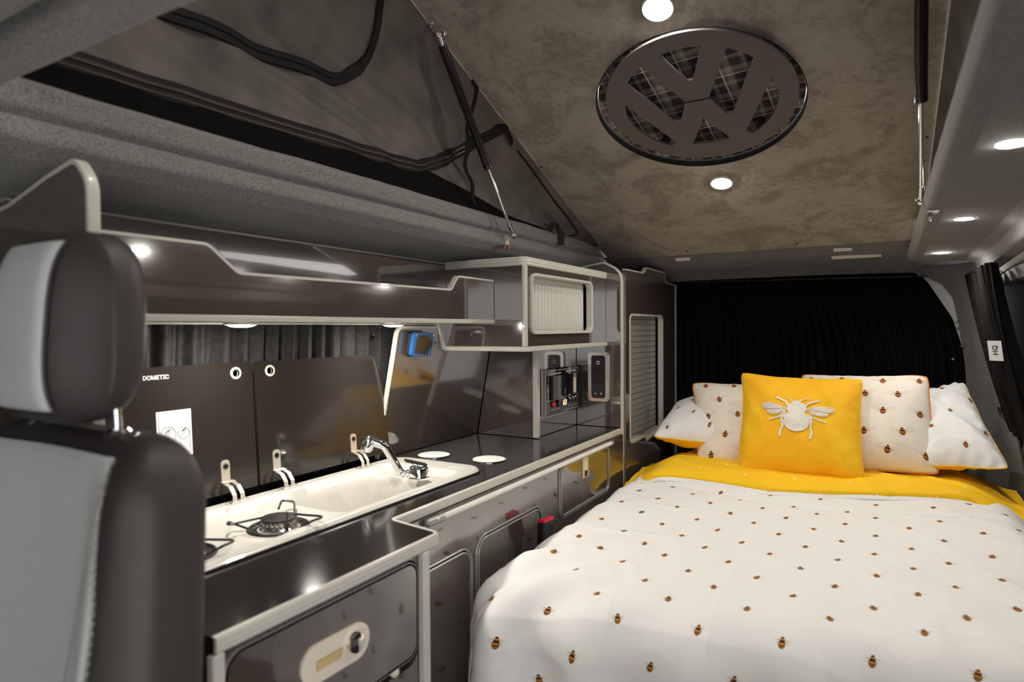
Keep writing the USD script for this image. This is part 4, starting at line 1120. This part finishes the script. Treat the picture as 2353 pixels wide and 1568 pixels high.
disp = disp - .010 * np.exp(-((Yd - 2.16 - .05 * np.sin(X * 6)) / .03) ** 2)
du, dv = np.gradient(P, axis=0), np.gradient(P, axis=1); N = unit(np.cross(du, dv)); N = np.where(np.isfinite(N), N, 0)
P = P + N * disp[..., None]
P[..., 0] = np.maximum(P[..., 0], -.85)
m, uv = grid(P, np.stack([SU, SV], -1))
dv_ = thing('duvet', 'white duvet printed with small bees, its yellow side turned down at the pillows', 'duvet', (-.2, 1.7, .58))
obj('cover', m, 'duvet_print', dv_, True, uv=uv)
# turned-down band
xs = np.linspace(-.845, .415, 220)
yb = np.interp(xs, [-.845, -.80, -.70, -.62, -.47, -.31, -.15, -.02, .217, .30, .40], [2.20, 2.19, 2.205, 2.235, 2.22, 2.185, 2.235, 2.29, 2.375, 2.36, 2.31])
yb = np.convolve(np.pad(yb, 9, 'edge'), np.ones(19) / 19, 'valid')
prof = fillet([(.46, .618), (.44, .640), (.20, .655), (.04, .648), (-.003, .632), (.005, .612), (.07, .607)], [0, .02, .1, .04, .02, .012, 0], 8)
d = np.r_[0, np.cumsum(np.linalg.norm(np.diff(prof, axis=0), axis=1))]; tt = np.linspace(0, d[-1], 90)
pa, pb = np.interp(tt, d, prof[:, 0]), np.interp(tt, d, prof[:, 1])
P = np.zeros((220, 90, 3)); P[:, :, 0] = xs[:, None]; P[:, :, 1] = yb[:, None] + pa[None]
dro = .085 * sstep(-.66, -.845, xs) ** 1.2 + .075 * sstep(.22, .415, xs)
P[:, :, 2] = pb[None] - dro[:, None] * (1 - .25 * pa[None] / .46)
P[:, :, 0] += (.03 * sstep(-.70, -.845, xs) - .02 * sstep(.30, .415, xs))[:, None] * np.linspace(0, 1, 90)[None] ** 2
q1 = np.stack([(P[..., 0] * .5 + P[..., 1]) * 11, (P[..., 0] - P[..., 1] * .4) * 2.5, P[..., 2] * 3], -1)
du, dv = np.gradient(P, axis=0), np.gradient(P, axis=1); N = unit(np.cross(du, dv)); N = N * np.sign(N[110, 30, 2])
P = P + N * (.011 * (meshkit.fbm(P * 7, 3, 91) - .5) + .008 * ridge(q1, 95) ** 4 - .003)[..., None]
m, uv = grid(P, np.stack(np.broadcast_arrays(xs[:, None] + 2, tt[None] + 1), -1))
obj('turned_down_band', m, 'duvet_reverse', dv_, True, uv=uv, label='yellow turned-down band with small pale crosses')
lip = fillet([(.05, .627), (-.004, .621), (-.020, .612), (-.004, .603), (.05, .600)], .01, 5)
P = np.zeros((220, len(lip), 3)); P[:, :, 0] = xs[:, None]; P[:, :, 1] = yb[:, None] + lip[None, :, 0] + .012 * (meshkit.noise(np.stack([xs * 7, xs * 0, xs * 0], -1), 5)[:, None] - .55)
P[:, :, 2] = lip[None, :, 1] - dro[:, None]
obj('hem', grid(P)[0], 'white_cotton', dv_, True, label='white hem below the yellow band')


def cushion(corners, T, sag=.06, seed=0, nu=64, nv=64, wr=.006, back=.8, pinch=3.0):
    BL, BR, TR, TL = [np.array(c, float) for c in corners]
    n = unit(np.cross(BR - BL, TL - BL)); n = n if n[1] < 0 or abs(n[1]) < .2 and n[2] > 0 else -n
    w_, h_ = (np.linalg.norm(BR - BL) + np.linalg.norm(TR - TL)) / 2, (np.linalg.norm(TL - BL) + np.linalg.norm(TR - BR)) / 2

    def base(u, v):
        ck = 1 - .05 * (np.abs(u) * np.abs(v)) ** 9
        wv_ = .026 * (meshkit.noise(np.stack([u * 3 + seed, v * 3, u * 0], -1), seed) - .5)
        s, t = (u * ck * (1 - sag * 1.25 * (1 - np.abs(v) ** 2.6) + wv_) + 1) / 2, (v * ck * (1 - sag * 1.25 * (1 - np.abs(u) ** 2.6) + wv_) + 1) / 2
        return ((1 - s) * (1 - t))[..., None] * BL + (s * (1 - t))[..., None] * BR + (s * t)[..., None] * TR + ((1 - s) * t)[..., None] * TL

    def surf(u, v, sgn=1.0):
        u, v = np.broadcast_arrays(np.asarray(u, float), np.asarray(v, float))
        b = base(u, v)
        e = np.clip((1 - np.abs(u) ** pinch) * (1 - np.abs(v) ** pinch), 0, None) ** .6
        p = np.stack([u * w_, v * h_, u * 0 + sgn], -1)
        near = np.clip(np.maximum(np.abs(u), np.abs(v)), 0, 1)
        q = np.stack([(u + v * .6) * w_ * 22, (v - u * .3) * h_ * 5, u * 0 + sgn], -1)
        d = T * e * (1 if sgn > 0 else back) + wr * e ** .5 * (2 * (meshkit.fbm(p * 9, 3, seed) - .5) + 1.0 * np.cos(q[..., 0] * 1.3 + 4 * meshkit.noise(q * .25, seed + 3)) * meshkit.noise(p * 7, seed + 5) - .2)
        rim = np.exp(-((1 - near) / .10) ** 2) * (1 - near) * 10
        d = d + wr * .8 * rim * np.sin(np.where(np.abs(u) > np.abs(v), v * h_, u * w_) * 70 + 5 * meshkit.noise(p * 6, seed + 7))
        return b + n * (sgn * d)[..., None]
    U, V = np.meshgrid(np.sin(np.linspace(-1, 1, nu) * math.pi / 2), np.sin(np.linspace(-1, 1, nv) * math.pi / 2), indexing='ij')
    f, uvf_ = grid(surf(U, V), np.stack([U * w_ / 2 + 3, V * h_ / 2 + 3], -1))
    b_, uvb = grid(surf(U, V, -1.0)[::-1], np.stack([U * w_ / 2 + 3, V * h_ / 2 + 3], -1)[::-1])
    k = np.linspace(-1, 1, 40)[:-1]
    loop = np.concatenate([base(k, k * 0 - 1), base(k * 0 + 1, k), base(-k, k * 0 + 1), base(k * 0 - 1, -k)])
    return f, uvf_, b_, uvb, loop, surf, n, w_, h_


def add_cushion(name, label, cat, corners, T, mf, mb, piping=None, group=None, **kw):
    f, uf, b_, ub, loop, surf, n, w_, h_ = cushion(corners, T, **kw)
    c = np.mean(corners, 0); c[2] = min(q[2] for q in corners)
    t = thing(name, label, cat, c, group)
    obj('front', f, mf, t, True, uv=uf); obj('back', b_, mb, t, True, uv=ub)
    if piping: obj('piping', tube(loop, .0042, 8, True), piping, t)
    else: obj('seam', tube(loop, .0022, 8, True), mb, t)
    return t, surf, n, w_, h_


add_cushion('pillow', 'white bee-print pillow lying against the wardrobe at the left end', 'pillow', [(-.795, 2.47, .716), (-.30, 2.55, .69), (-.33, 2.93, .835), (-.80, 2.86, .815)], .085, 'pillow_print', 'yellow_cotton', None, None, sag=.02, seed=4, wr=.006, back=1.0)
add_cushion('pillow', 'white bee-print pillow propped in the right rear corner', 'pillow', [(-.08, 2.50, .665), (.368, 2.505, .700), (.285, 2.90, .955), (-.10, 2.86, .80)], .075, 'pillow_print', 'yellow_cotton', None, None, sag=.05, seed=14, wr=.011, back=.9)
add_cushion('bee_cushion', 'cream cushion with winged bees and orange piping, left of the yellow cushion', 'cushion', [(-.612, 2.475, .604), (-.165, 2.53, .63), (-.195, 2.74, .935), (-.70, 2.72, .925)], .075, 'cushion_print', 'cushion_print', 'piping', 'cream bee cushions', sag=.055, seed=24, wr=.004)
add_cushion('bee_cushion', 'cream cushion with winged bees and orange piping, right of the yellow cushion', 'cushion', [(-.245, 2.50, .627), (.185, 2.515, .658), (.162, 2.74, .981), (-.268, 2.74, .972)], .085, 'cushion_print', 'cushion_print', 'piping', 'cream bee cushions', sag=.055, seed=34, wr=.004)
t, surf, n, w_, h_ = add_cushion('velvet_cushion', 'bright yellow velvet cushion with an embroidered silver bee, in front of the others', 'cushion', [(-.452, 2.365, .607), (-.030, 2.385, .637), (-.042, 2.585, .972), (-.470, 2.585, .985)], .085, 'velvet', 'velvet', None, None, sag=.062, seed=44, wr=.004)
S_ = .42 / 285 / 5.81
pt = lambda a: [((x - 815) * S_, (800 - 85 - y) * S_) for x, y in a]
seg = lambda a, w0: LineString(pt(a)).buffer(w0 * S_)
bodyp = unary_union([affinity.scale(Point(*pt([(815, 500)])[0]).buffer(1), 68 * S_, 55 * S_), affinity.scale(Point(*pt([(815, 580)])[0]).buffer(1), 136 * S_, 108 * S_), affinity.scale(Point(*pt([(815, 790)])[0]).buffer(1), 180 * S_, 165 * S_), affinity.scale(Point(*pt([(815, 690)])[0]).buffer(1), 130 * S_, 90 * S_)])
legs = [seg(fillet(a, 40), w0) for a, w0 in (([(695, 530), (660, 470), (600, 440), (530, 400)], 15), ([(935, 545), (970, 500), (1040, 470), (1118, 432)], 14), ([(660, 655), (560, 735), (435, 762)], 11), ([(965, 690), (1090, 755), (1212, 785)], 11), ([(665, 695), (605, 740), (628, 860), (590, 950), (588, 1022)], 16), ([(965, 715), (1020, 755), (1005, 870), (1025, 960), (1000, 1050)], 16), ([(752, 465), (720, 410), (660, 385)], 6), ([(858, 465), (910, 425), (990, 408)], 6))]
wingl = Polygon(pt([(690, 595), (560, 530), (430, 488), (330, 490), (300, 530), (330, 572), (385, 600), (392, 650), (450, 685), (545, 688), (650, 650)])).buffer(.003).buffer(-.003)
wingr = Polygon(pt([(940, 595), (1080, 540), (1200, 525), (1300, 540), (1336, 575), (1310, 612), (1250, 632), (1240, 682), (1150, 705), (1040, 690)])).buffer(.003).buffer(-.003)


def on_cushion(poly, off):
    m = trimesh.util.concatenate([trimesh.creation.extrude_polygon(q, .0012, engine='earcut') for q in getattr(poly, 'geoms', [poly]) if q.area > 1e-7]); m = m.subdivide_to_size(.004)
    v = m.vertices; p = surf(v[:, 0] / (w_ / 2), v[:, 1] / (h_ / 2)) + n * (v[:, 2:] + off)
    return trimesh.Trimesh(p, m.faces, process=False)


eb = obj('embroidered_bee', on_cushion(unary_union([bodyp] + legs), .0028), 'silver_thread', t, label='silver thread bee embroidered on the cushion')
for wg in (wingl, wingr):
    obj('embroidered_wing', on_cushion(wg.difference(wg.buffer(-.0022)), .0030), 'silver_thread', eb)
    inn = wg.buffer(-.0036); root = pt([(815, 610)])[0]
    rim_ = list(wg.exterior.coords)
    veins = unary_union([LineString([(q[0] * .1, root[1]), q]).buffer(.0004) for q in rim_[::2]])
    obj('wing_stitching', on_cushion(inn.difference(veins), .0026), 'silver_thread', eb)

# seat belt buckle beside the duvet
bk = thing('seat_belt_buckle', 'black seat belt buckle with red release button between duvet and kitchen', 'buckle', (-.83, 1.58, .3))
bkp = lambda m: place(m, (-.818, 1.585, .612), unit((.1, 1, .0)), unit((1, -.1, .15)), unit((.1, -.15, 1)) * -1)
obj('body', bkp(bx(-.029, .029, -.013, .013, -.0, .07, .004)), 'black_plastic', bk)
obj('button', bkp(bx(-.026, .026, -.0115, .0115, -.007, .004, .002)), 'red_button', bk)
obj('webbing_stalk', bx(-.838, -.830, 1.57, 1.60, .0, .55, .002), 'webbing', bk)
